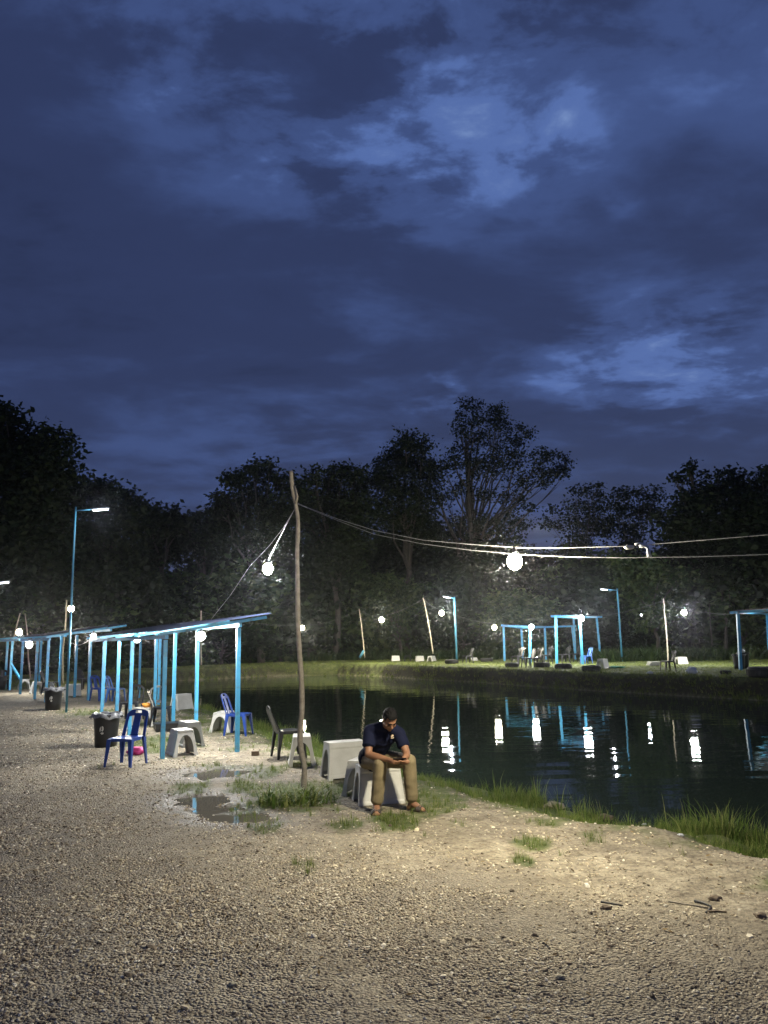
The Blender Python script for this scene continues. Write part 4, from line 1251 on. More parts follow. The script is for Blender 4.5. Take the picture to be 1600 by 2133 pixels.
shelter('fourth blue shelter cut by the edge of the picture', cD, (-.55, .83), (.84, .54), 5.5, 1.9, 2.25, 2.40, [(0, 0), (1.5, 0), (5.5, 0), (2.0, 1.9), (4.0, 1.9)], over=(.1, .3), over_u=(2.0, .6), th=.095, mid_beams=3)
o = MB(); o.bar(on_y(24, 1384, 34.6), on_y(42, 1414, 34.0), .08, .08); o = o.build('slanting_brace', M['blue_paint']); set_props(o, 'slanting blue brace leaning on the fourth shelter', 'brace')
# across the water
pE = [place(1051, 1376, .3), place(1088, 1362, .3), place(1104, 1374, .3), place(1137, 1368, .3), place(1186, 1372, .3)]


def far_shelter(label, px_top, posts_px, beams, sheet, th=.20):
    """posts from base pixels; every beam joins two tops."""
    tops = []
    P0 = place(posts_px[0][0], posts_px[0][1], .3)
    root = empty('shelter', P0); set_props(root, label, 'shelter', 'blue open shelters round the pond')
    for (ub, vb, ut, vt) in posts_px:
        p = place(ub, vb, .3); t = on_y(ut, vt, p.y); t.x = (t.x + p.x) / 2 if abs(t.x - p.x) > .6 else t.x
        tops.append(t)
        mb = MB(); a = p - P0 - Vector((0, 0, .15)); b_ = t - P0
        mb.bar(a, b_, th, th, (0, 1, 0)); mb.build('post', M['blue_paint'], root)
    for i, j, e0, e1 in beams:
        a = tops[i] - P0; b_ = tops[j] - P0; d = (b_ - a).normalized(); up = Vector((0, 0, th * .45))
        mb = MB(); mb.bar(a - d * e0 + up, b_ + d * e1 + up, th * .8, th * .9); mb.build('beam', M['blue_paint'], root)
    q = [tops[i] - P0 for i in sheet]
    c = sum(q, Vector()) / len(q)
    vs_ = []
    n_ = 24
    for s_ in (0, 1):
        for k in range(n_ + 1):
            t = k / n_
            for a, b_ in ((q[0], q[1]), (q[3], q[2])):
                p = a.lerp(b_, t); p = c + (p - c) * 1.12
                vs_.append((p.x, p.y, p.z + th * 1.05 + .03 * (k % 2) + s_ * .012))
    m = (n_ + 1) * 2; fs = []
    for k in range(n_):
        a = 2 * k; f = (a, a + 1, a + 3, a + 2); fs.append(f); fs.append(tuple(x + m for x in reversed(f)))
    mb = MB(); mb.add(vs_, fs); mb.build('roof_sheet', M['roof'], root)
    return root


far_shelter('low open blue shelter across the water with dark chairs under it', None,
            [(1051, 1377, 1049, 1305), (1104, 1382, 1104, 1308), (1137, 1368, 1135, 1308), (1089, 1366, 1086, 1310), (1199, 1364, 1192, 1306)],
            [(0, 3, .3, 0), (0, 1, .1, .2), (3, 2, .1, .2), (1, 2, .2, .6), (2, 4, 0, .3)], [0, 1, 2, 3], .135)
far_shelter('higher open blue shelter across the water beside the blue chair', None,
            [(1160, 1384, 1158, 1286), (1214, 1384, 1207, 1287), (1251, 1368, 1243, 1287), (1199, 1367, 1195, 1289)],
            [(0, 3, .3, .1), (0, 1, .3, .2), (1, 2, .2, .4), (3, 2, 0, .4)], [0, 1, 2, 3], .125)
far_shelter('end blue shelter across the water cut off by the edge of the picture', None,
            [(1543, 1396, 1537, 1278), (1640, 1400, 1632, 1272), (1668, 1375, 1660, 1275), (1602, 1374, 1598, 1280)],
            [(0, 3, .35, .3), (0, 1, .35, .5), (1, 2, .2, .2), (3, 2, .2, .2)], [0, 1, 2, 3], .12)


# ------------------------------------------------------------------ plastic chairs
def panel(fn, nu, nv, th, mask):
    """A curved sheet of real thickness with openings where mask(u, v) is false; fn(u, v) -> point, u in -1..1, v in 0..1."""
    g = {}; vs_ = []
    def pt(i, j): return Vector(fn(-1 + 2 * i / nu, j / nv))
    for j in range(nv + 1):
        for i in range(nu + 1):
            p = pt(i, j)
            du = pt(min(i + 1, nu), j) - pt(max(i - 1, 0), j); dv = pt(i, min(j + 1, nv)) - pt(i, max(j - 1, 0))
            nrm = du.cross(dv).normalized()
            g[(i, j)] = len(vs_); vs_.append(p + nrm * th / 2); vs_.append(p - nrm * th / 2)
    cell = {(i, j): mask(-1 + 2 * (i + .5) / nu, (j + .5) / nv) for i in range(nu) for j in range(nv)}
    fs = []
    for (i, j), m in cell.items():
        if not m: continue
        a, b_, c, d = g[(i, j)], g[(i + 1, j)], g[(i + 1, j + 1)], g[(i, j + 1)]
        fs.append((a, b_, c, d)); fs.append((d + 1, c + 1, b_ + 1, a + 1))
        for (di, dj), (p, q) in (((0, -1), (a, b_)), ((1, 0), (b_, c)), ((0, 1), (c, d)), ((-1, 0), (d, a))):
            if not cell.get((i + di, j + dj), False): fs.append((q, p, p + 1, q + 1))
    return vs_, fs


def seat_mesh(w=.43, d=.42, h=.44):
    mb = MB(); nu, nv = 10, 10
    def fn(u, v):
        ww = w / 2 * (1.0 - .12 * v); r = abs(u) ** 3
        yy_ = -d / 2 + d * v
        z = h - .018 * (1 - u * u) * math.sin(math.pi * min(1, v * 1.1)) - .012 * max(0, .2 - v) / .2
        return (u * ww, yy_ + (.02 * r if v > .5 else -.0), z)
    mb.add(*panel(fn, nu, nv, .012, lambda u, v: not (abs(u) > .9 and v < .1)))
    # rim below the seat
    ring = []
    for k in range(20):
        a = 2 * math.pi * k / 20; cx, cy2 = math.cos(a), math.sin(a)
        sx = math.copysign(abs(cx) ** .45, cx); sy = math.copysign(abs(cy2) ** .45, cy2)
        ring.append((sx * w / 2 * (1 - .06 * (sy + 1)) * .99, sy * d / 2 * .98))
    vs_ = []
    for z in (h + .002, h - .045):
        for s_ in (1, .965):
            vs_ += [(p[0] * s_, p[1] * s_, z) for p in ring]
    fs = []
    for k in range(20):
        k1 = (k + 1) % 20
        o0, i0, o1, i1 = 0, 20, 40, 60
        fs += [(o0 + k, o1 + k, o1 + k1, o0 + k1), (i0 + k, i0 + k1, i1 + k1, i1 + k), (o0 + k, o0 + k1, i0 + k1, i0 + k), (o1 + k, i1 + k, i1 + k1, o1 + k1)]
    mb.add(vs_, fs)
    return mb


def leg_mb(sx, sy, w=.43, d=.42, h=.44):
    mb = MB()
    tx, ty = sx * w * .44, sy * d * .42
    bx, by = sx * w * .53, sy * d * .56
    # L shaped leg, wide at the top
    for (ax, wt, wb_, dt, db) in ((0, .075, .034, .016, .014), (1, .016, .014, .075, .034)):
        ttx = tx if ax == 0 else tx + sx * .030; tty = ty + sy * .030 if ax == 0 else ty
        bbx = bx if ax == 0 else bx + sx * .011; bby = by + sy * .011 if ax == 0 else by
        pts = []
        for (cx, cy2, z, ww, dd) in ((ttx, tty, h - .01, wt, dt), (bbx, bby, 0.0, wb_, db)):
            pts += [(cx - ww / 2, cy2 - dd / 2, z), (cx + ww / 2, cy2 - dd / 2, z), (cx + ww / 2, cy2 + dd / 2, z), (cx - ww / 2, cy2 + dd / 2, z)]
        mb.add(pts, [(0, 1, 2, 3), (7, 6, 5, 4), (0, 4, 5, 1), (1, 5, 6, 2), (2, 6, 7, 3), (3, 7, 4, 0)])
    return mb


def back_mb(style, w=.43, d=.42, h=.44, H=.42):
    mb = MB()
    def fn(u, v):
        k = 1 - .10 * v
        if style == 'arch': k = 1.03 - .05 * v
        ww = w / 2 * k
        y_ = d / 2 - .01 + .115 * v + .02 * v * v - .035 * u * u * v * .0 + .03 * (1 - u * u) * (.3 + v * .5)
        z = h - .02 + (H + .02) * v
        if v > .999 or True:
            z -= (.05 if style == 'splat' else .11) * (abs(u) ** (3 if style == 'splat' else 2.2)) * v
        return (u * ww, y_, z)
    if style == 'splat':
        def mask(u, v):
            if v > .84 and abs(u) > .93: return False
            if .885 < v < .935 and abs(u) < .28: return False
            if v > .70: return True if (abs(u) > .80 or v > .76 or abs(u) < .34) else False
            if abs(u) > .80: return True
            if v < .06: return True
            return abs(u) < (.27 + .10 * abs(v - .4) / .4)
    elif style == 'solid':
        def mask(u, v):
            if v > .9 and abs(u) > .9: return False
            if .885 < v < .935 and abs(u) < .28: return False
            if v > .80 or v < .08 or abs(u) > .84: return True
            return (int((u + 1) * 6.5) % 2) == 0 or abs(u) < .5
    else:
        def mask(u, v):
            if abs(u) > .84: return True
            if v > .86: return True
            if v < .05: return True
            return .26 < abs(u) < .42
    mb.add(*panel(fn, 26, 22, .012, mask))
    # stiffening edge along both uprights
    for s_ in (-1, 1):
        pts = [Vector(fn(s_ * .98, t)) + Vector((0, -.008, 0)) for t in (0, .25, .5, .75, .96)]
        mb.tube(pts, .011, 6)
    return mb


def make_chair(matname, style):
    root = empty('plastic_chair')
    m = M[matname]
    seat_mesh().build('seat', m, root, False)
    back_mb(style).build('backrest', m, root, False)
    for sx in (-1, 1):
        for sy in (-1, 1): leg_mb(sx, sy).build('leg', m, root)
    return root


chair_protos = {}


def chair(kind, style, u, v, yaw, label, zref=0.0, group='plastic chairs standing round the pond', sc=1.0, tip=None):
    key = (kind, style)
    if key not in chair_protos:
        o = make_chair(kind, style); chair_protos[key] = o
    else:
        o = copy_tree(chair_protos[key])
    p = place(u, v, zref); o.location = p; o.rotation_euler = (0, 0, math.radians(yaw)); o.scale = (sc, sc, sc)
    if tip: o.rotation_euler = (math.radians(tip), 0, math.radians(yaw))
    set_props(o, label, 'chair', group)
    return o


# yaw 0 faces the camera (towards -y), 90 faces +x
chair('blue_plastic', 'splat', 262, 1594, -14, 'dark blue plastic chair standing alone on the gravel beside the pink bag', sc=1.02)
chair('blue_plastic', 'splat', 497, 1531, 82, 'blue plastic chair behind the end post of the long shelter, facing the pond', sc=1.03)
chair('black_plastic', 'solid', 601, 1577, 112, 'black plastic chair behind the wooden pole facing the pond', sc=1.03)
chair('black_plastic', 'splat', 337, 1512, 97, 'black chair seen side on behind the corner post of the long shelter', sc=1.03)
chair('grey_dark_plastic', 'arch', 273, 1500, -2, 'charcoal chair with an open arched back under the long shelter', sc=1.05)
chair('blue_plastic', 'splat', 208, 1460, 60, 'dark blue chair under the second shelter, turned towards its blue neighbour', sc=1.03)
chair('light_blue_plastic', 'splat', 241, 1462, 84, 'lighter blue chair reclining side on under the second shelter', sc=1.03)
chair('black_plastic', 'solid', 172, 1436, 60, 'black slatted chair tilted behind the posts of the second shelter', sc=1.1)
chair('black_plastic', 'solid', 104, 1446, 95, 'narrow black chair seen edge on behind the bin with the silver liner', sc=1.1)
chair('white_plastic', 'arch', 325, 1492, 10, 'white chair with an arched back behind the side on black chair', sc=.95)
chair('black_plastic', 'splat', 4, 1437, 30, 'black chair at the edge of the picture under the fourth shelter', sc=1.05)
chair('white_plastic', 'splat', 120, 1462, 140, 'white topped chair standing just behind the silver lined bin', sc=.8)
# across the water
FG = 'plastic chairs standing round the pond'
chair('black_plastic', 'splat', 975, 1382, -70, 'lone dark chair beside the tyres at the open grass across the water', .3, sc=1.1)
chair('black_plastic', 'splat', 849, 1373, -95, 'black chair next to the two pale stools across the water', .3, sc=1.0)
chair('black_plastic', 'splat', 1080, 1385, -60, 'first dark chair under the low shelter, beside its corner post', .3, sc=1.2)
chair('black_plastic', 'solid', 1101, 1391, -75, 'dark chair set forward of the others under the low shelter', .3, sc=1.2)
chair('black_plastic', 'splat', 1117, 1390, -70, 'dark chair beside the tyre in front of the low shelter', .3, sc=1.2)
chair('black_plastic', 'arch', 1138, 1383, -75, 'dark arched chair at the back post of the low shelter', .3, sc=1.2)
chair('black_plastic', 'arch', 1175, 1381, -75, 'dark arched chair just inside the higher shelter', .3, sc=1.2)
chair('black_plastic', 'splat', 1199, 1379, -75, 'dark chair in the middle of the higher shelter', .3, sc=1.2)
chair('light_blue_plastic', 'splat', 1222, 1383, -72, 'bright blue chair under the higher shelter across the water', .3, sc=1.08)
chair('black_plastic', 'splat', 1392, 1399, -80, 'black chair in front of the crooked white stick across the water', .3, sc=1.05)


# ------------------------------------------------------------------ step stools
def make_stool(matname, tl=.50, tw=.25, bl=.58, bw=.42, h=.45, slot=True):
    root = empty('step_stool'); m = M[matname]
    def half(z):  # outline half sizes at height z
        t = z / h; return (bl + (tl - bl) * t) / 2, (bw + (tw - bw) * t) / 2
    th = .014
    mb = MB(); hx, hy = half(h)
    def topf(u, v): return (u * (hx + .004), (-1 + 2 * v) * (hy + .004), h + .004 - .004 * u * u)
    mb.add(*panel(topf, 20, 10, .016, lambda u, v: not (abs(u) < .17 and .38 < v < .62)))
    # rolled rim of the top
    ring = [(-hx, -hy, h), (hx, -hy, h), (hx, hy, h), (-hx, hy, h), (-hx, -hy, h)]
    for a, b_ in zip(ring[:-1], ring[1:]): mb.bar(Vector(a) + (Vector(a) - Vector(b_)).normalized() * .004, Vector(b_) + (Vector(b_) - Vector(a)).normalized() * .004, .020, .026)
    mb.build('stool_top', m, root)
    for s_ in (-1, 1):     # long side panels
        def fn(u, v, s_=s_):
            z = h * (1 - v) - .002; a, b_ = half(z)
            return (u * (a + .002), s_ * (b_ + (.010 if v > .88 else (.009 if v < .15 else (.005 if abs(u) > .9 else 0)))), z)
        mb = MB(); mb.add(*panel(fn, 20, 20, th, lambda u, v: not (v > .95 and abs(u) < .8)))
        mb.build('side_panel', m, root)
    for s_ in (-1, 1):     # end panels with the arch
        a0 = h * .83
        n_ = 14; outer = []; inner = []
        for k in range(n_ + 1):
            t = k / n_
            ang = math.pi * t
            # arch opening
            ih = a0
            iy = -math.cos(ang); iz = math.sin(ang) ** .55 if 0 < t < 1 else 0
            zi = ih * iz; _, bi = half(zi * .6)
            inner.append((iy * bi * .73, zi))
            # outer outline: up one edge, along the top, down the other
            if t < .33: z = h * t / .33; _, b_ = half(z); outer.append((-b_, z))
            elif t > .67: z = h * (1 - t) / .33; _, b_ = half(z); outer.append((b_, z))
            else: _, b_ = half(h); outer.append((-b_ + 2 * b_ * (t - .33) / .34, h - .004))
        vs_ = []; fs = []
        for (yy_, z) in outer + inner:
            a, _ = half(z); x_ = s_ * (a - .012)
            vs_.append((x_ + s_ * th * .9, yy_, z)); vs_.append((x_, yy_, z))
        m_ = (n_ + 1)
        for k in range(n_):
            o0, o1, i0, i1 = 2 * k, 2 * (k + 1), 2 * (m_ + k), 2 * (m_ + k + 1)
            fs += [(o0, o1, i1, i0), (i0 + 1, i1 + 1, o1 + 1, o0 + 1), (i0, i1, i1 + 1, i0 + 1), (o1, o0, o0 + 1, o1 + 1)]
        mb = MB(); mb.add(vs_, fs); mb.build('end_panel', m, root)
    return root


stool_protos = {}
SGP = 'moulded step stools round the pond'


def stool(kind, u, v, yaw, label, zref=0.0, sc=(1, 1, 1), tilt=(0, 0)):
    if kind not in stool_protos: o = make_stool(kind); stool_protos[kind] = o
    else: o = copy_tree(stool_protos[kind])
    o.location = place(u, v, zref); o.rotation_euler = (math.radians(tilt[0]), math.radians(tilt[1]), math.radians(yaw)); o.scale = sc
    set_props(o, label, 'stool', SGP); return o


stool('grey_plastic', 788, 1672, 14, 'pale grey step stool the man is sitting on')
stool('grey_plastic', 757, 1652, 70, 'pale step stool hidden behind the one the man sits on', sc=(.9, .9, .95))
stool('grey_plastic', 718, 1618, 22, 'long pale grey step stool between the wooden pole and the seated man', sc=(1.08, 1, 1.1))
stool('white_plastic', 629, 1592, 97, 'white step stool seen end on straight behind the wooden pole', sc=(1, 1, 1.0))
stool('grey_plastic', 378, 1572, -58, 'pale step stool with a spout like lip beside the corner post', sc=(.9, 1.02, .98))
stool('white_plastic', 394, 1553, -58, 'whiter step stool tucked behind the one beside the corner post', sc=(1, 1, 1.0))
stool('grey_plastic', 466, 1524, 82, 'pale step stool seen end on next to the facing blue chair', sc=(1, 1.1, .95))
stool('white_plastic', 294, 1512, -58, 'white step stool with the orange bowl on it', sc=(1, 1, .95))
stool('grey_plastic', 378, 1478, 50, 'beige step stool at the edge of the pond under the long shelter', sc=(1, 1, 1))
stool('white_plastic', 50, 1436, -58, 'white step stool below the slanting blue brace', sc=(1.15, 1.15, 1))
stool('grey_plastic', 76, 1444, -58, 'pale step stool standing between the posts of the third shelter', sc=(1.1, 1.1, 1))
stool('grey_plastic', 151, 1450, 20, 'pale step stool just behind the tall lamp pole', sc=(1.1, 1.1, 1))
stool('grey_plastic', 824, 1370, 8, 'first small pale stool across the water by the black chair', .3, (1.05, 1, .85))
stool('white_plastic', 874, 1370, 8, 'white stool at the foot of the longer tilted stick', .3, (1.1, 1, .85))
stool('grey_plastic', 899, 1372, 60, 'stool turned end on beside the tilted stick across the water', .3, (1.1, 1.1, .85))
stool('white_plastic', 1256, 1393, 50, 'cream stool beside the bright green net across the water', .3, (1.05, 1.05, 1.05))
stool('white_plastic', 1420, 1384, 10, 'boxy white stool alone on the grass near the crooked stick', .3, (1.05, 1.05, .9))


# ------------------------------------------------------------------ bins
def make_bin(h=.62, r=.26, liner=True, emblem=True):
    root = empty('waste_bin')
    mb = MB(); mb.lathe([(0, .012), (r * .78, .012), (r * .78, 0), (r * .80, 0), (r * .84, h * .3), (r * .96, h * .93), (r * .985, h), (r * .94, h), (r * .90, h * .9), (r * .75, .03), (0, .03)], 26); mb.build('bin_body', M['black_plastic'], root, True)
    mb = MB(); mb.lathe([(r * .97, h - .055), (r * 1.08, h - .05), (r * 1.10, h - .01), (r * 1.06, h + .008), (r * .95, h + .008), (r * .95, h - .055)], 26); mb.build('rim', M['black_plastic'], root, True)
    for s_ in (-1, 1):
        mb = MB(); mb.tube([(s_ * r * 1.06, -.07, h - .03), (s_ * (r * 1.06 + .05), -.05, h - .045), (s_ * (r * 1.06 + .05), .05, h - .045), (s_ * r * 1.06, .07, h - .03)], .013, 6); mb.build('handle', M['black_plastic'], root, True)
    if liner:
        mb = MB(); n_ = 30; vs_ = []; prof = [(.86, h - .09), (.93, h - .02), (1.02, h + .03), (1.13, h + .01), (1.14, h - .06)]
        for (rr, z) in prof:
            for k in range(n_):
                a = 2 * math.pi * k / n_
                w_ = 1 + .035 * math.sin(5 * a + rr * 9) + .02 * math.sin(11 * a + rr * 20)
                zz_ = z + .018 * math.sin(7 * a) * (rr > .9) + (.02 * math.sin(3 * a + 1) if rr > 1.1 else 0)
                vs_.append((r * rr * w_ * math.cos(a), r * rr * w_ * math.sin(a), zz_))
        fs = [(i * n_ + k, i * n_ + (k + 1) % n_, (i + 1) * n_ + (k + 1) % n_, (i + 1) * n_ + k) for i in range(len(prof) - 1) for k in range(n_)]
        mb.add(vs_, fs); mb.add([(r * .86 * math.cos(2 * math.pi * k / n_), r * .86 * math.sin(2 * math.pi * k / n_), h - .1) for k in range(n_)], [tuple(range(n_))])
        mb.build('bin_liner', M['bag'], root, True)
    if emblem:     # the round white recycling figure printed on the bin
        mb = MB(); rr = r * .905
        def q(x_, z_): a = -math.pi / 2 + x_ / rr; k = rr + .006 + (z_ - h * .52) * .05; return (k * math.cos(a), k * math.sin(a), z_)
        for (pts) in ([(.0, .42), (.03, .40), (.035, .35), (.012, .31), (-.012, .33), (.005, .36), (-.005, .39)], [(-.04, .38), (-.018, .41), (-.012, .36), (-.035, .30), (-.045, .33)], [(-.03, .28), (.0, .30), (.035, .29), (.03, .265), (.0, .255)]):
            mb.add([q(a, b_) for a, b_ in pts], [tuple(range(len(pts)))])
        mb.build('emblem', M['white_plastic'], root)
    return root


bn = make_bin(); bn.location = place(220, 1555); set_props(bn, 'black waste bin with white emblem next to the dark blue chair', 'bin', 'black waste bins')
bn2 = copy_tree(bn); bn2.location = place(110, 1479); bn2.rotation_euler = (0, 0, .15); bn2.scale = (1.05,) * 3
set_props(bn2, 'black waste bin with a ruffled silver liner near the tall lamp', 'bin', 'black waste bins')
bn3 = make_bin(liner=False, emblem=False); bn3.location = place(1, 1437); bn3.rotation_euler = (0, 0, .6)
set_props(bn3, 'plain black bin under the fourth shelter', 'bin', 'black waste bins')
bn4 = copy_tree(bn3); bn4.location = place(1541, 1394, .3); bn4.scale = (1.05,) * 3; set_props(bn4, 'black bin against the post of the end shelter', 'bin', 'black waste bins')
bn5 = copy_tree(bn3); bn5.location = place(1550, 1393, .3); bn5.scale = (1.0, 1.0, 1.15); set_props(bn5, 'taller black bin with a white bag on its rim by the end shelter', 'bin', 'black waste bins')


def crumpled(name, mat, pos, size, label, cat, seed=0, rz=0):
    import bmesh
    bm = bmesh.new(); bmesh.ops.create_icosphere(bm, subdivisions=3, radius=1.0)
    for v in bm.verts:
        n1 = mnoise.noise(v.co * 1.6 + Vector((seed, 0, 0))); n2 = mnoise.noise(v.co * 4.5 + Vector((0, seed, 3)))
        k = 1 + .45 * n1 + .28 * n2
        v.co = Vector((v.co.x * k * size[0], v.co.y * k * size[1], max(-.85, v.co.z) * k * size[2] + size[2] * .8))
    me = bpy.data.meshes.new(name); bm.to_mesh(me); bm.free()
    o = link_mesh(name, me, M[mat], None, True); o.location = pos; o.rotation_euler = (0, 0, rz)
    set_props(o, label, cat); return o


crumpled('crumpled_bag', 'pink', place(284, 1572), (.15, .11, .085), 'bright pink crumpled plastic bag on the sand behind the blue chair', 'bag', 2)
crumpled('crumpled_bag', 'white_bag', place(1442, 1404, .3), (.22, .15, .16), 'white crumpled bag lying on the grass across the water', 'bag', 5)
crumpled('crumpled_bag', 'white_bag', place(1354, 1404, .3), (.12, .1, .06), 'small scrap of white bag near the edge of the far bank', 'bag', 7)
crumpled('crumpled_bag', 'white_bag', place(272, 1522), (.16, .12, .05), 'flattened white bag on the sand beneath the long shelter', 'bag', 9)
p = place(1546, 1392, .3); crumpled('tied_bag', 'white_bag', (p.x + .1, p.y, p.z + .72), (.10, .1, .08), 'small white bag knotted on the rim of the taller bin', 'bag', 11)
crumpled('green_net', 'green_net', place(1283, 1392, .3), (.40, .25, .06), 'bright green net heaped beside the cream stool', 'net', 4)
p = place(294, 1512); z = .45 * .95
o = MB(); o.lathe([(0, 0), (.06, 0), (.085, .02), (.12, .10), (.115, .10), (.075, .02), (0, .012)], 18); o = o.build('orange_bowl', M['orange'], None, True); o.location = (p.x + .12, p.y, p.z + z + .012); set_props(o, 'small orange bowl standing on the white step stool', 'bowl')


def tyre(u, v, label, zref=.3, sc=1.0):
    sc *= 1.25
    root = empty('old_tyre', place(u, v, zref)); set_props(root, label, 'tyre', 'old tyres lying flat across the water')
    R_ = .33; prof = [(.19, .02), (.22, 0.0), (.30, .005), (.335, .04), (.345, .11), (.335, .18), (.30, .215), (.22, .22), (.19, .20), (.20, .16), (.25, .15), (.28, .11), (.25, .06), (.20, .05), (.19, .02)]
    mb = MB(); mb.lathe([(r, z) for r, z in prof], 28); mb.build('tyre_body', M['rubber'], root, True)
    mb = MB()
    for k in range(28):
        a = 2 * math.pi * k / 28
        mb.box((.345 * math.cos(a), .345 * math.sin(a), .11), (.016, .04, .12), Matrix.Rotation(a, 3, 'Z'))
    t = mb.build('tread', M['rubber'], root); t['kind'] = 'stuff'
    root.scale = (sc, sc, sc * 1.05); return root


tyre(941, 1383, 'black tyre lying on the grass before the lone dark chair')
tyre(1014, 1379, 'black tyre lying between the lone chair and the low shelter', sc=.95)
tyre(1067, 1390, 'flat dark tyre at the corner of the low shelter', sc=.9)
tyre(1130, 1390, 'dark tyre in front of the chairs of the low shelter', sc=.95)
tyre(1174, 1394, 'black tyre in front of the higher shelter')
tyre(1232, 1399, 'black tyre at the edge of the bank beside the cream stool')
tyre(1592, 1411, 'large dark tyre at the edge of the bank by the end shelter', sc=1.35)
tyre(1512, 1404, 'small dark tyre in the grass before the end shelter', sc=.5)
o = MB()
for k in range(3): o.box((.02 * k, 0, .03 + .07 * k), (.62 - .04 * k, .5, .05), Matrix.Rotation(.05 * k, 3, 'Z'))
o = o.build('folded_boards', M['white_plastic']); o.location = place(1362, 1386, .3); set_props(o, 'flat white folded boards lying on the far grass', 'boards')
o = MB(); o.box((0, 0, .02), (.5, .35, .03)); o.box((0, .17, .12), (.5, .02, .22), Matrix.Rotation(-.5, 3, 'X')); o = o.build('plastic_tray', M['white_plastic']); o.location = place(990, 1375, .3); o.rotation_euler = (0, 0, .3)
set_props(o, 'flat white tray lying behind the lone dark chair', 'tray')
o = MB(); o.box((0, 0, .1), (.75, .45, .12)); o.box((0, 0, .165), (.79, .49, .02)); o = o.build('dark_crate', M['black_plastic']); o.location = place(357, 1521); o.rotation_euler = (0, 0, .4)
set_props(o, 'low dark crate on the sand behind the corner post', 'crate')
o = MB(); o.box((0, 0, .04), (.13, .07, .075)); o = o.build('small_brick', M['bark']); o.location = place(532, 1574); set_props(o, 'small brown brick lying by the end post of the long shelter', 'brick')
# picture banner hanging on a shelter post: a narrow white strip
o = MB(); o.box((0, 0, 0), (.10, .02, .82)); o = o.build('white_tube_sign', M['white_plastic']); o.location = on_y(345.5, 1372, 18.0); o.scale = (.55, 1, .6); set_props(o, 'narrow white strip hanging beside the corner post', 'sign')

# ------------------------------------------------------------------ litter, twigs and pebbles in the yard
def ground_pts(lst, dz=.0): return [Vector((p.x, p.y, p.z + dz)) for p in (place(u, v) for u, v in lst)]


def twig(label, lst, r, mat='stick', cat='twig', name='fallen_twig'):
    g = ground_pts(lst, r * .9); b0 = g[0]; mb = MB(); mb.tube([p - b0 for p in g], [r * (1 - .4 * i / (len(g) - 1)) for i in range(len(g))], 6)
    o = mb.build(name, M[mat], None, True); o.location = b0; set_props(o, label, cat, 'twigs lying in the yard'); return o


twig('dark bent twig lying on the sand with an upturned hook', [(1447, 1879), (1465, 1883), (1481, 1890), (1477, 1899), (1470, 1903)], .009, 'dark_wire')
twig('long thin root lying flat across the pale sand', [(1392, 1879), (1420, 1884), (1455, 1889), (1475, 1893)], .006, 'stick')
twig('short dark twig where gravel meets sand', [(1252, 1880), (1275, 1884), (1298, 1888)], .007, 'dark_wire')
twig('reddish stub of twig beside the hooked twig', [(1474, 1901), (1495, 1900), (1514, 1902)], .008, 'bark')
twig('pale straw lying in the dim gravel', [(120, 1985), (128, 1978), (134, 1972)], .004, 'pale_stick')
twig('pale bone like straw on the dark gravel', [(134, 2046), (142, 2039), (149, 2032)], .005, 'pale_stick')
twig('short stake stuck at the edge of the pond behind the long stool', [(732, 1545), (737, 1556)], .02, 'pale_stick')
for (u, v, sx_, lab) in [(1490, 1874, .05, 'dark lump of earth beside the hooked twig'), (1262, 1893, .04, 'brown clod lying below the short dark twig'), (1584, 1911, .045, 'dark clod near the edge of the picture'),
                         (1168, 2038, .028, 'white pebble among the darker gravel'), (485, 2054, .030, 'pale flat pebble in the gravel'), (122, 2115, .014, 'tiny white pebble in the dark gravel'),
                         (1418, 1741, .03, 'small white scrap in the bank grass'), (1343, 1718, .03, 'pale blue scrap in the bank grass'), (1262, 1708, .11, 'brown rock at the edge of the bank grass'), (1155, 1683, .14, 'low mound of sand by the bank grass'),
                         (765, 1688, .022, 'yellowish pebble beside the man\'s sandal'), (1050, 1808, .02, 'ochre pebble on the bright sand')]:
    mk = 'pale_stick' if 'pebble' in lab else 'white_bag' if 'white' in lab or 'blue' in lab else ('pale_stick' if 'sand' in lab or 'yellow' in lab or 'ochre' in lab or 'pale' in lab else 'bark')
    crumpled('pebble' if 'pebble' in lab else ('scrap' if 'scrap' in lab else 'clod'), mk, place(u, v) - Vector((0, 0, sx_ * .15)), (sx_, sx_ * .7, sx_ * .45), lab, 'pebble' if 'pebble' in lab else ('scrap' if 'scrap' in lab else 'clod'), u % 17)

# the thick clump of grass the pole stands in
cl = empty('grass_clump', place(612, 1672)); set_props(cl, 'thick clump of long green grass round the foot of the wooden pole', 'grass clump')
for k in range(5):
    mb_pts = []
    rr = random.Random(300 + k); mb = MB()
    for _ in range(60):
        a = rr.uniform(0, 6.28); rad = rr.uniform(0, .30) ** .8 * .9; cx = (k - 2) * .14 + rad * math.cos(a) * .7; cy2 = rr.uniform(-.25, .25) + rad * math.sin(a) * .4
        h = rr.uniform(.08, .42) * rr.uniform(.5, 1); ln = rr.uniform(.12, .50); d2 = rr.uniform(0, 6.28); w_ = rr.uniform(.008, .018)
        dx, dy = math.cos(d2), math.sin(d2); z0_ = gz(cl.location.x + cx, cl.location.y + cy2) - cl.location.z
        vs_ = []
        for j in range(5):
            t = j / 4; c = ln * t * t; hh = h * (t - .35 * t ** 3); ww = w_ * (1 - t * .95)
            vs_ += [(cx + dx * c + dy * ww, cy2 + dy * c - dx * ww, z0_ + hh), (cx + dx * c - dy * ww, cy2 + dy * c + dx * ww, z0_ + hh)]
        mb.add(vs_, [(2 * j, 2 * j + 1, 2 * j + 3, 2 * j + 2) for j in range(4)])
    mb.build('foliage', M['grass'], cl)
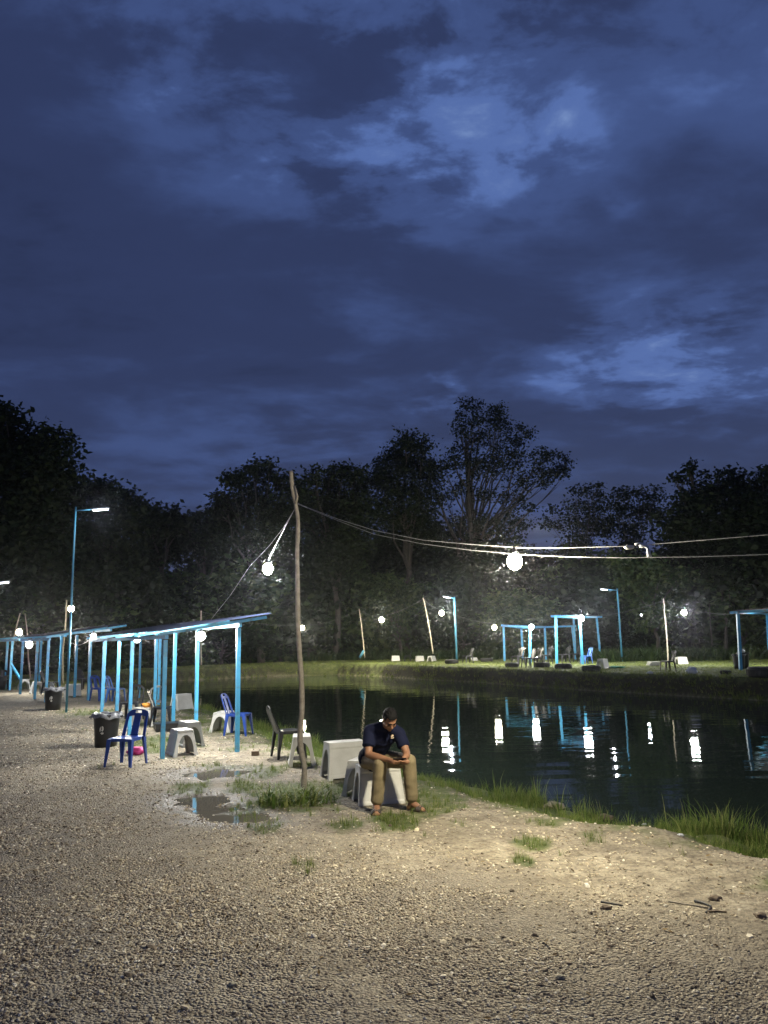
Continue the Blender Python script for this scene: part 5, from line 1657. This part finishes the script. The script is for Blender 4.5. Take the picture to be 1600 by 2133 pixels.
# a stand of reeds by itself at the corner of the bank
cl = empty('reed_clump', place(1500, 1742, -.2)); set_props(cl, 'tall fan of reeds rising from the bank near the edge of the picture', 'reed clump')
mb = MB(); rr = random.Random(77)
for _ in range(60):
    cx = rr.gauss(0, .24); cy2 = rr.gauss(0, .15); h = rr.uniform(.2, .62); ln = rr.uniform(.02, .30); d2 = 0 if cx > 0 else math.pi
    d2 += rr.uniform(-.9, .9); w_ = rr.uniform(.006, .012); dx, dy = math.cos(d2), math.sin(d2); vs_ = []
    z0_ = gz(cl.location.x + cx, cl.location.y + cy2) - cl.location.z
    for j in range(5):
        t = j / 4; c = ln * t * t; hh = h * (t - .12 * t ** 3); ww = w_ * (1 - t * .95)
        vs_ += [(cx + dx * c + ww, cy2 + dy * c, z0_ + hh), (cx + dx * c - ww, cy2 + dy * c, z0_ + hh)]
    mb.add(vs_, [(2 * j, 2 * j + 1, 2 * j + 3, 2 * j + 2) for j in range(4)])
mb.build('foliage', M['grass'], cl)


# ------------------------------------------------------------------ the seated man
def fused(name, mb, voxel, smooth_it, mat, parent, wrinkle=0.0, wscale=14.0):
    me = bpy.data.meshes.new(name + '_parts'); me.from_pydata([tuple(p) for p in mb.v], [], mb.f); me.update()
    o = bpy.data.objects.new(name + '_parts', me); COL.objects.link(o)
    r = o.modifiers.new('r', 'REMESH'); r.mode = 'VOXEL'; r.voxel_size = voxel; r.use_smooth_shade = True
    s_ = o.modifiers.new('s', 'SMOOTH'); s_.factor = .5; s_.iterations = smooth_it
    dg = bpy.context.evaluated_depsgraph_get(); dg.update()
    me2 = bpy.data.meshes.new_from_object(o.evaluated_get(dg))
    bpy.data.objects.remove(o); bpy.data.meshes.remove(me)
    me2.name = name
    if wrinkle > 0:
        nv = len(me2.vertices); co = np.empty(nv * 3, np.float32); me2.vertices.foreach_get('co', co); co = co.reshape(-1, 3)
        no = np.empty(nv * 3, np.float32); me2.vertices.foreach_get('normal', no); no = no.reshape(-1, 3)
        w_ = np.array([mnoise.noise(Vector((c[0] * wscale, c[1] * wscale, c[2] * wscale * 1.6))) for c in co])
        w_ += .5 * np.array([mnoise.noise(Vector((c[0] * wscale * .5 + 9, c[1] * wscale * 2.3, c[2] * wscale * 2.3))) for c in co])
        co += no * (w_ * wrinkle)[:, None]
        me2.vertices.foreach_set('co', co.ravel()); me2.update()
    me2.materials.clear()
    return link_mesh(name, me2, mat, parent, True)


def limb(mb, pts, radii, sub=5, n=14):
    """Tapered limb: balls at the joints and many rings between them."""
    for (a, ra), (b_, rb) in zip(zip(pts[:-1], radii[:-1]), zip(pts[1:], radii[1:])):
        a = Vector(a); b_ = Vector(b_)
        mb.tube([a.lerp(b_, k / sub) for k in range(sub + 1)], [ra + (rb - ra) * k / sub for k in range(sub + 1)], n)
        mb.ball(a, ra, 12, 8); mb.ball(b_, rb, 12, 8)


def build_man():
    g0 = place(806, 1688)
    root = empty('person', g0)
    set_props(root, 'young man in navy shirt and khaki trousers hunched over his phone', 'person')
    def P(x_, y_, z_): return Vector((x_ - .035 - g0.x, y_ + .40 - g0.y, z_))
    stz = .46
    hipL, hipR = P(-.225, 9.33, .555), P(-.045, 9.38, .555)
    kneeL, kneeR = P(-.065, 8.93, .575), P(.275, 9.02, .575)
    ankL, ankR = P(-.115, 8.95, .10), P(.30, 9.06, .10)
    pel = P(-.135, 9.38, .58); belly = P(-.115, 9.30, .70); chest = P(-.04, 9.17, .86); nb = P(.02, 9.07, .975)
    shL, shR = P(-.185, 9.13, .915), P(.160, 9.09, .885)
    elL, elR = P(-.205, 9.00, .665), P(.245, 8.96, .680)
    wrL, wrR = P(.03, 8.84, .625), P(.205, 8.79, .630)
    F = Vector((.28, -.72, -.64)).normalized()           # where the face looks
    Sd = F.cross(Vector((0, 0, 1))).normalized()         # his right-hand side seen from the front is -Sd
    U = Sd.cross(F).normalized()
    hc = P(.055, 8.935, 1.055)
    Rh = Matrix((Sd, F, U)).transposed()                  # columns: side, forward, up
    def H(a, b_, c): return hc + Sd * a + F * b_ + U * c
    # ---- body
    mb = MB()
    limb(mb, [pel, belly, chest], [.135, .13, .14])
    mb.ball(chest, (.17, .12, .13), 14, 10)
    limb(mb, [chest, nb, H(0, -.02, -.06)], [.10, .062, .058])
    limb(mb, [shL, P(-.195, 9.07, .80), elL, P(-.10, 8.92, .645), wrL], [.062, .052, .044, .043, .028])
    limb(mb, [shR, P(.205, 9.03, .785), elR, P(.24, 8.88, .66), wrR], [.062, .052, .044, .043, .028])
    limb(mb, [nb, shL], [.06, .06]); limb(mb, [nb, shR], [.06, .06])
    limb(mb, [hipL, kneeL, ankL], [.095, .064, .042]); limb(mb, [hipR, kneeR, ankR], [.095, .064, .042])
    # feet
    for ank, dr in ((ankL, Vector((-.02, -1, 0)).normalized()), (ankR, Vector((.80, -.60, 0)).normalized())):
        heel = ank - dr * .045; heel.z = ank.z - .055; mid_ = ank + dr * .09; mid_.z = ank.z - .045; toe = ank + dr * .155; toe.z = ank.z - .065
        limb(mb, [ank, mid_, toe], [.042, .036, .026]); limb(mb, [ank, heel], [.042, .034])
        side = Vector((-dr.y, dr.x, 0))
        for k in range(5):
            q = toe + side * (k - 2) * .017 + dr * (.012 - .005 * abs(k - 1.4)); mb.ball(q, (.013, .013, .011), 8, 6)
    # head: skull, jaw, face
    mb.ball(H(0, -.012, .028), (.077, .096, .092), 20, 14, Rh)
    mb.ball(H(0, .022, -.035), (.062, .070, .072), 18, 12, Rh)
    mb.ball(H(0, .062, -.088), (.026, .022, .020), 10, 8, Rh)       # chin
    mb.ball(H(0, .078, .028), (.050, .014, .014), 12, 8, Rh)        # brow
    for s_ in (-1, 1):
        mb.ball(H(s_ * .042, .060, -.022), (.022, .022, .020), 10, 8, Rh)   # cheeks
        mb.ball(H(s_ * .079, -.008, -.008), (.010, .019, .032), 8, 8, Rh)    # ears
    limb(mb, [H(0, .082, .018), H(0, .105, -.022)], [.009, .0145])           # nose
    for s_ in (-1, 1): mb.ball(H(s_ * .011, .094, -.027), (.009, .011, .008), 8, 6, Rh)
    # hands closing on the phone
    ph = P(.165, 8.745, .635)
    pd = Vector((1, -.12, .05)).normalized()                                  # long side of the phone
    pn = Vector((-.12, .55, .83)).normalized()                                # screen faces his eyes
    pw_ = pn.cross(pd).normalized()
    fing = []
    for (wr, s_, tip_dir) in ((wrL, -1, 1), (wrR, 1, -1)):
        palm = ph + pd * (s_ * .068) - pn * .028
        limb(mb, [wr, palm], [.028, .030]); mb.ball(palm, (.040, .034, .026), 12, 8)
        for k in range(4):
            o0 = palm + pw_ * (-.030 + .019 * k)
            ln = (.9, 1.0, .95, .78)[k]
            p1 = o0 - pn * .010 + pd * (-s_ * .030 * ln); p2 = p1 + pd * (-s_ * .026 * ln) + pn * .004; p3 = p2 + pd * (-s_ * .018 * ln) + pn * .012
            limb(mb, [o0, p1, p2, p3], [.0105, .0100, .0092, .0080], 3, 10)
        t0 = palm - pw_ * (-.030) + pn * .012
        t0 = palm + pw_ * .028 + pn * .012
        t1 = t0 + pn * .018 + pd * (-s_ * .026); t2 = t1 + pd * (-s_ * .024) - pw_ * .008
        limb(mb, [palm, t0, t1, t2], [.014, .0125, .0110, .0090], 3, 10)
    fused('body', mb, .0065, 3, M['skin'], root)
    # ---- eyes, brows, mouth
    for s_ in (-1, 1):
        e = MB(); e.ball(H(s_ * .031, .077, .006), (.015, .009, .0075), 12, 8, Rh); e.build('eye', M['hair'], root, True)
        e = MB(); limb(e, [H(s_ * .013, .093, .030), H(s_ * .032, .091, .035), H(s_ * .052, .078, .028)], [.0045, .0055, .003], 2, 6); e.build('eyebrow', M['hair'], root, True)
    e = MB(); limb(e, [H(-.022, .079, -.055), H(0, .089, -.053), H(.022, .079, -.055)], [.004, .0068, .004], 3, 8); e.build('mouth', M['lips'], root, True)
    # ---- hair: short at the sides, fuller on top
    h = MB(); h.ball(H(0, -.034, .050), (.084, .094, .088), 20, 14, Rh); h.ball(H(0, .030, .092), (.066, .050, .038), 14, 10, Rh); h.ball(H(.010, .064, .088), (.046, .022, .018), 12, 8, Rh)
    h.ball(H(0, -.060, .0), (.072, .055, .080), 14, 10, Rh)
    for s_ in (-1, 1): h.ball(H(s_ * .068, .006, .045), (.015, .030, .034), 10, 8, Rh)
    for k in range(90):
        a = random.uniform(0, 6.28); t = random.uniform(.15, 1.15)
        q = H(.078 * math.sin(t) * math.cos(a), -.022 + .090 * math.sin(t) * math.sin(a), .056 + .086 * math.cos(t)); h.ball(q, .0095, 6, 4)
    fused('hair', h, .006, 1, M['hair'], root)
    # ---- shirt
    s = MB()
    limb(s, [P(-.14, 9.40, .55), P(-.135, 9.37, .62), belly, chest], [.155, .155, .152, .155], 5, 18)
    s.ball(chest + Vector((0, -.005, .0)), (.20, .135, .14), 16, 12)
    s.ball(P(-.02, 9.18, .93), (.19, .11, .085), 16, 12)
    limb(s, [nb, shL], [.075, .078]); limb(s, [nb, shR], [.075, .078])
    limb(s, [shL, P(-.200, 9.06, .785)], [.080, .073]); limb(s, [shR, P(.210, 9.03, .770)], [.080, .073])
    s.tube([P(-.197, 9.07, .80), P(-.204, 9.045, .752)], [.074, .076], 18); s.tube([P(.205, 9.04, .785), P(.217, 9.02, .740)], [.074, .076], 18)
    limb(s, [P(-.235, 9.34, .60), P(-.20, 9.25, .64)], [.10, .09])
    s.ball(P(-.255, 9.33, .57), (.085, .13, .11), 12, 10)
    fused('shirt', s, .009, 2, M['shirt'], root, .005, 11)
    c = MB(); c.tube([nb + Vector((0, .01, -.02)), nb + (hc - nb).normalized() * .045], [.084, .072], 18, caps=False)
    c.tube([nb + Vector((0, -.05, -.02)), nb + Vector((.01, -.085, -.075)), nb + Vector((.015, -.095, -.12))], [.012, .014, .010], 8)
    c.build('collar', M['shirt'], root, True)
    # small pale emblem printed on the chest: a leafy figure over a short bar
    e = MB(); ec = P(.085, 8.985, .865)
    en = Vector((.28, -.9, .15)).normalized(); ex = Vector((0, 0, 1)).cross(en).normalized(); ey = en.cross(ex)
    ec = ec + en * .0
    def E(a, b_, o_=0): return ec + ex * a + ey * b_ + en * o_
    for pts in ([(-.012, .0), (-.002, .022), (.012, .018), (.016, .004), (.004, -.002)], [(-.020, -.004), (-.016, .012), (-.006, .006), (-.008, -.006)], [(-.016, -.022), (.018, -.020), (.018, -.012), (-.014, -.012)]):
        k = [E(a, b_) for a, b_ in pts]; k2 = [E(a, b_, -.03) for a, b_ in pts]; m_ = len(pts)
        e.add(k + k2, [tuple(range(m_))] + [(i, (i + 1) % m_, (i + 1) % m_ + m_, i + m_) for i in range(m_)])
    e.build('chest_emblem', M['emblem'], root)
    # ---- trousers
    t = MB()
    limb(t, [P(-.135, 9.38, .555), P(-.135, 9.36, .62)], [.150, .135])
    for hp, kn, an in ((hipL, kneeL, ankL), (hipR, kneeR, ankR)):
        mid_ = hp.lerp(kn, .5); cal = kn.lerp(an, .35); hem = kn.lerp(an, .90)
        limb(t, [hp, mid_, kn], [.115, .098, .083]); limb(t, [kn, cal, kn.lerp(an, .86)], [.083, .080, .074]); t.tube([kn.lerp(an, .86), hem], [.074, .072], 18)
    fused('trousers', t, .009, 2, M['trousers'], root, .0045, 11)
    pk = MB(); pk.ball(P(-.215, 9.20, .60), (.045, .05, .045), 12, 8); pk.build('pocket_lining', M['white_cloth'], root, True)
    # ---- sandals
    for ank, dr in ((ankL, Vector((-.02, -1, 0)).normalized()), (ankR, Vector((.80, -.60, 0)).normalized())):
        side = Vector((-dr.y, dr.x, 0)); sd_ = MB(); n_ = 18; vs_ = []
        for z_ in (.0, .022):
            for k in range(n_):
                a = 2 * math.pi * k / n_; q = ank + dr * (.045 + .145 * math.cos(a)) + side * (.050 * math.sin(a) * (1 + .15 * math.cos(a)))
                q.z = ank.z - .10 + z_; vs_.append(q)
        sd_.add(vs_, [tuple(range(n_ - 1, -1, -1)), tuple(range(n_, 2 * n_))] + [(k, (k + 1) % n_, (k + 1) % n_ + n_, k + n_) for k in range(n_)])
        c0 = ank + dr * .105; arc = []
        for k in range(7):
            a = math.pi * k / 6; q = c0 + side * (.050 * math.cos(a)); q.z = ank.z - .085 + .060 * math.sin(a); arc.append(q)
        sd_.tube(arc, .013, 8); sd_.tube([q + dr * .024 - Vector((0, 0, .008 * (i in (2, 3, 4)))) for i, q in enumerate(arc)], .012, 8); sd_.tube([q - dr * .020 for q in arc], .012, 8)
        sd_.build('sandal', M['sandal'], root, True)
    # ---- the phone in his hands is a thing of its own
    pr = empty('mobile_phone', g0 + ph); set_props(pr, 'dark mobile phone held sideways in both hands of the seated man', 'phone')
    Rp = Matrix((pd, pw_, pn)).transposed()
    q = MB(); q.box((0, 0, 0), (.150, .074, .009), Rp); q.build('phone_body', M['phone'], pr)
    q = MB(); q.box(Rp @ Vector((0, 0, .0052)), (.140, .066, .001), Rp); q.build('screen', M['screen'], pr)
    return root


build_man()

# ------------------------------------------------------------------ thin night haze, its scattering shaped to imitate lens glow round the bulbs
hz = MB(); hz.box((0, 0, 13.5), (520, 520, 33)); hz = hz.build('haze', None)
hm = bpy.data.materials.new('haze'); hm.use_nodes = True; hm.node_tree.nodes.clear()
ho = hm.node_tree.nodes.new('ShaderNodeOutputMaterial'); hv = hm.node_tree.nodes.new('ShaderNodeVolumePrincipled')
hv.inputs['Color'].default_value = (.80, .86, .95, 1); hv.inputs['Density'].default_value = HAZE_DENSITY; hv.inputs['Anisotropy'].default_value = HAZE_ANISO
hm.node_tree.links.new(hv.outputs[0], ho.inputs['Volume'])
hz.data.materials.append(hm)
set_props(hz, 'thin night haze over the pond and yard, shaped for bulb halos', kind='stuff')
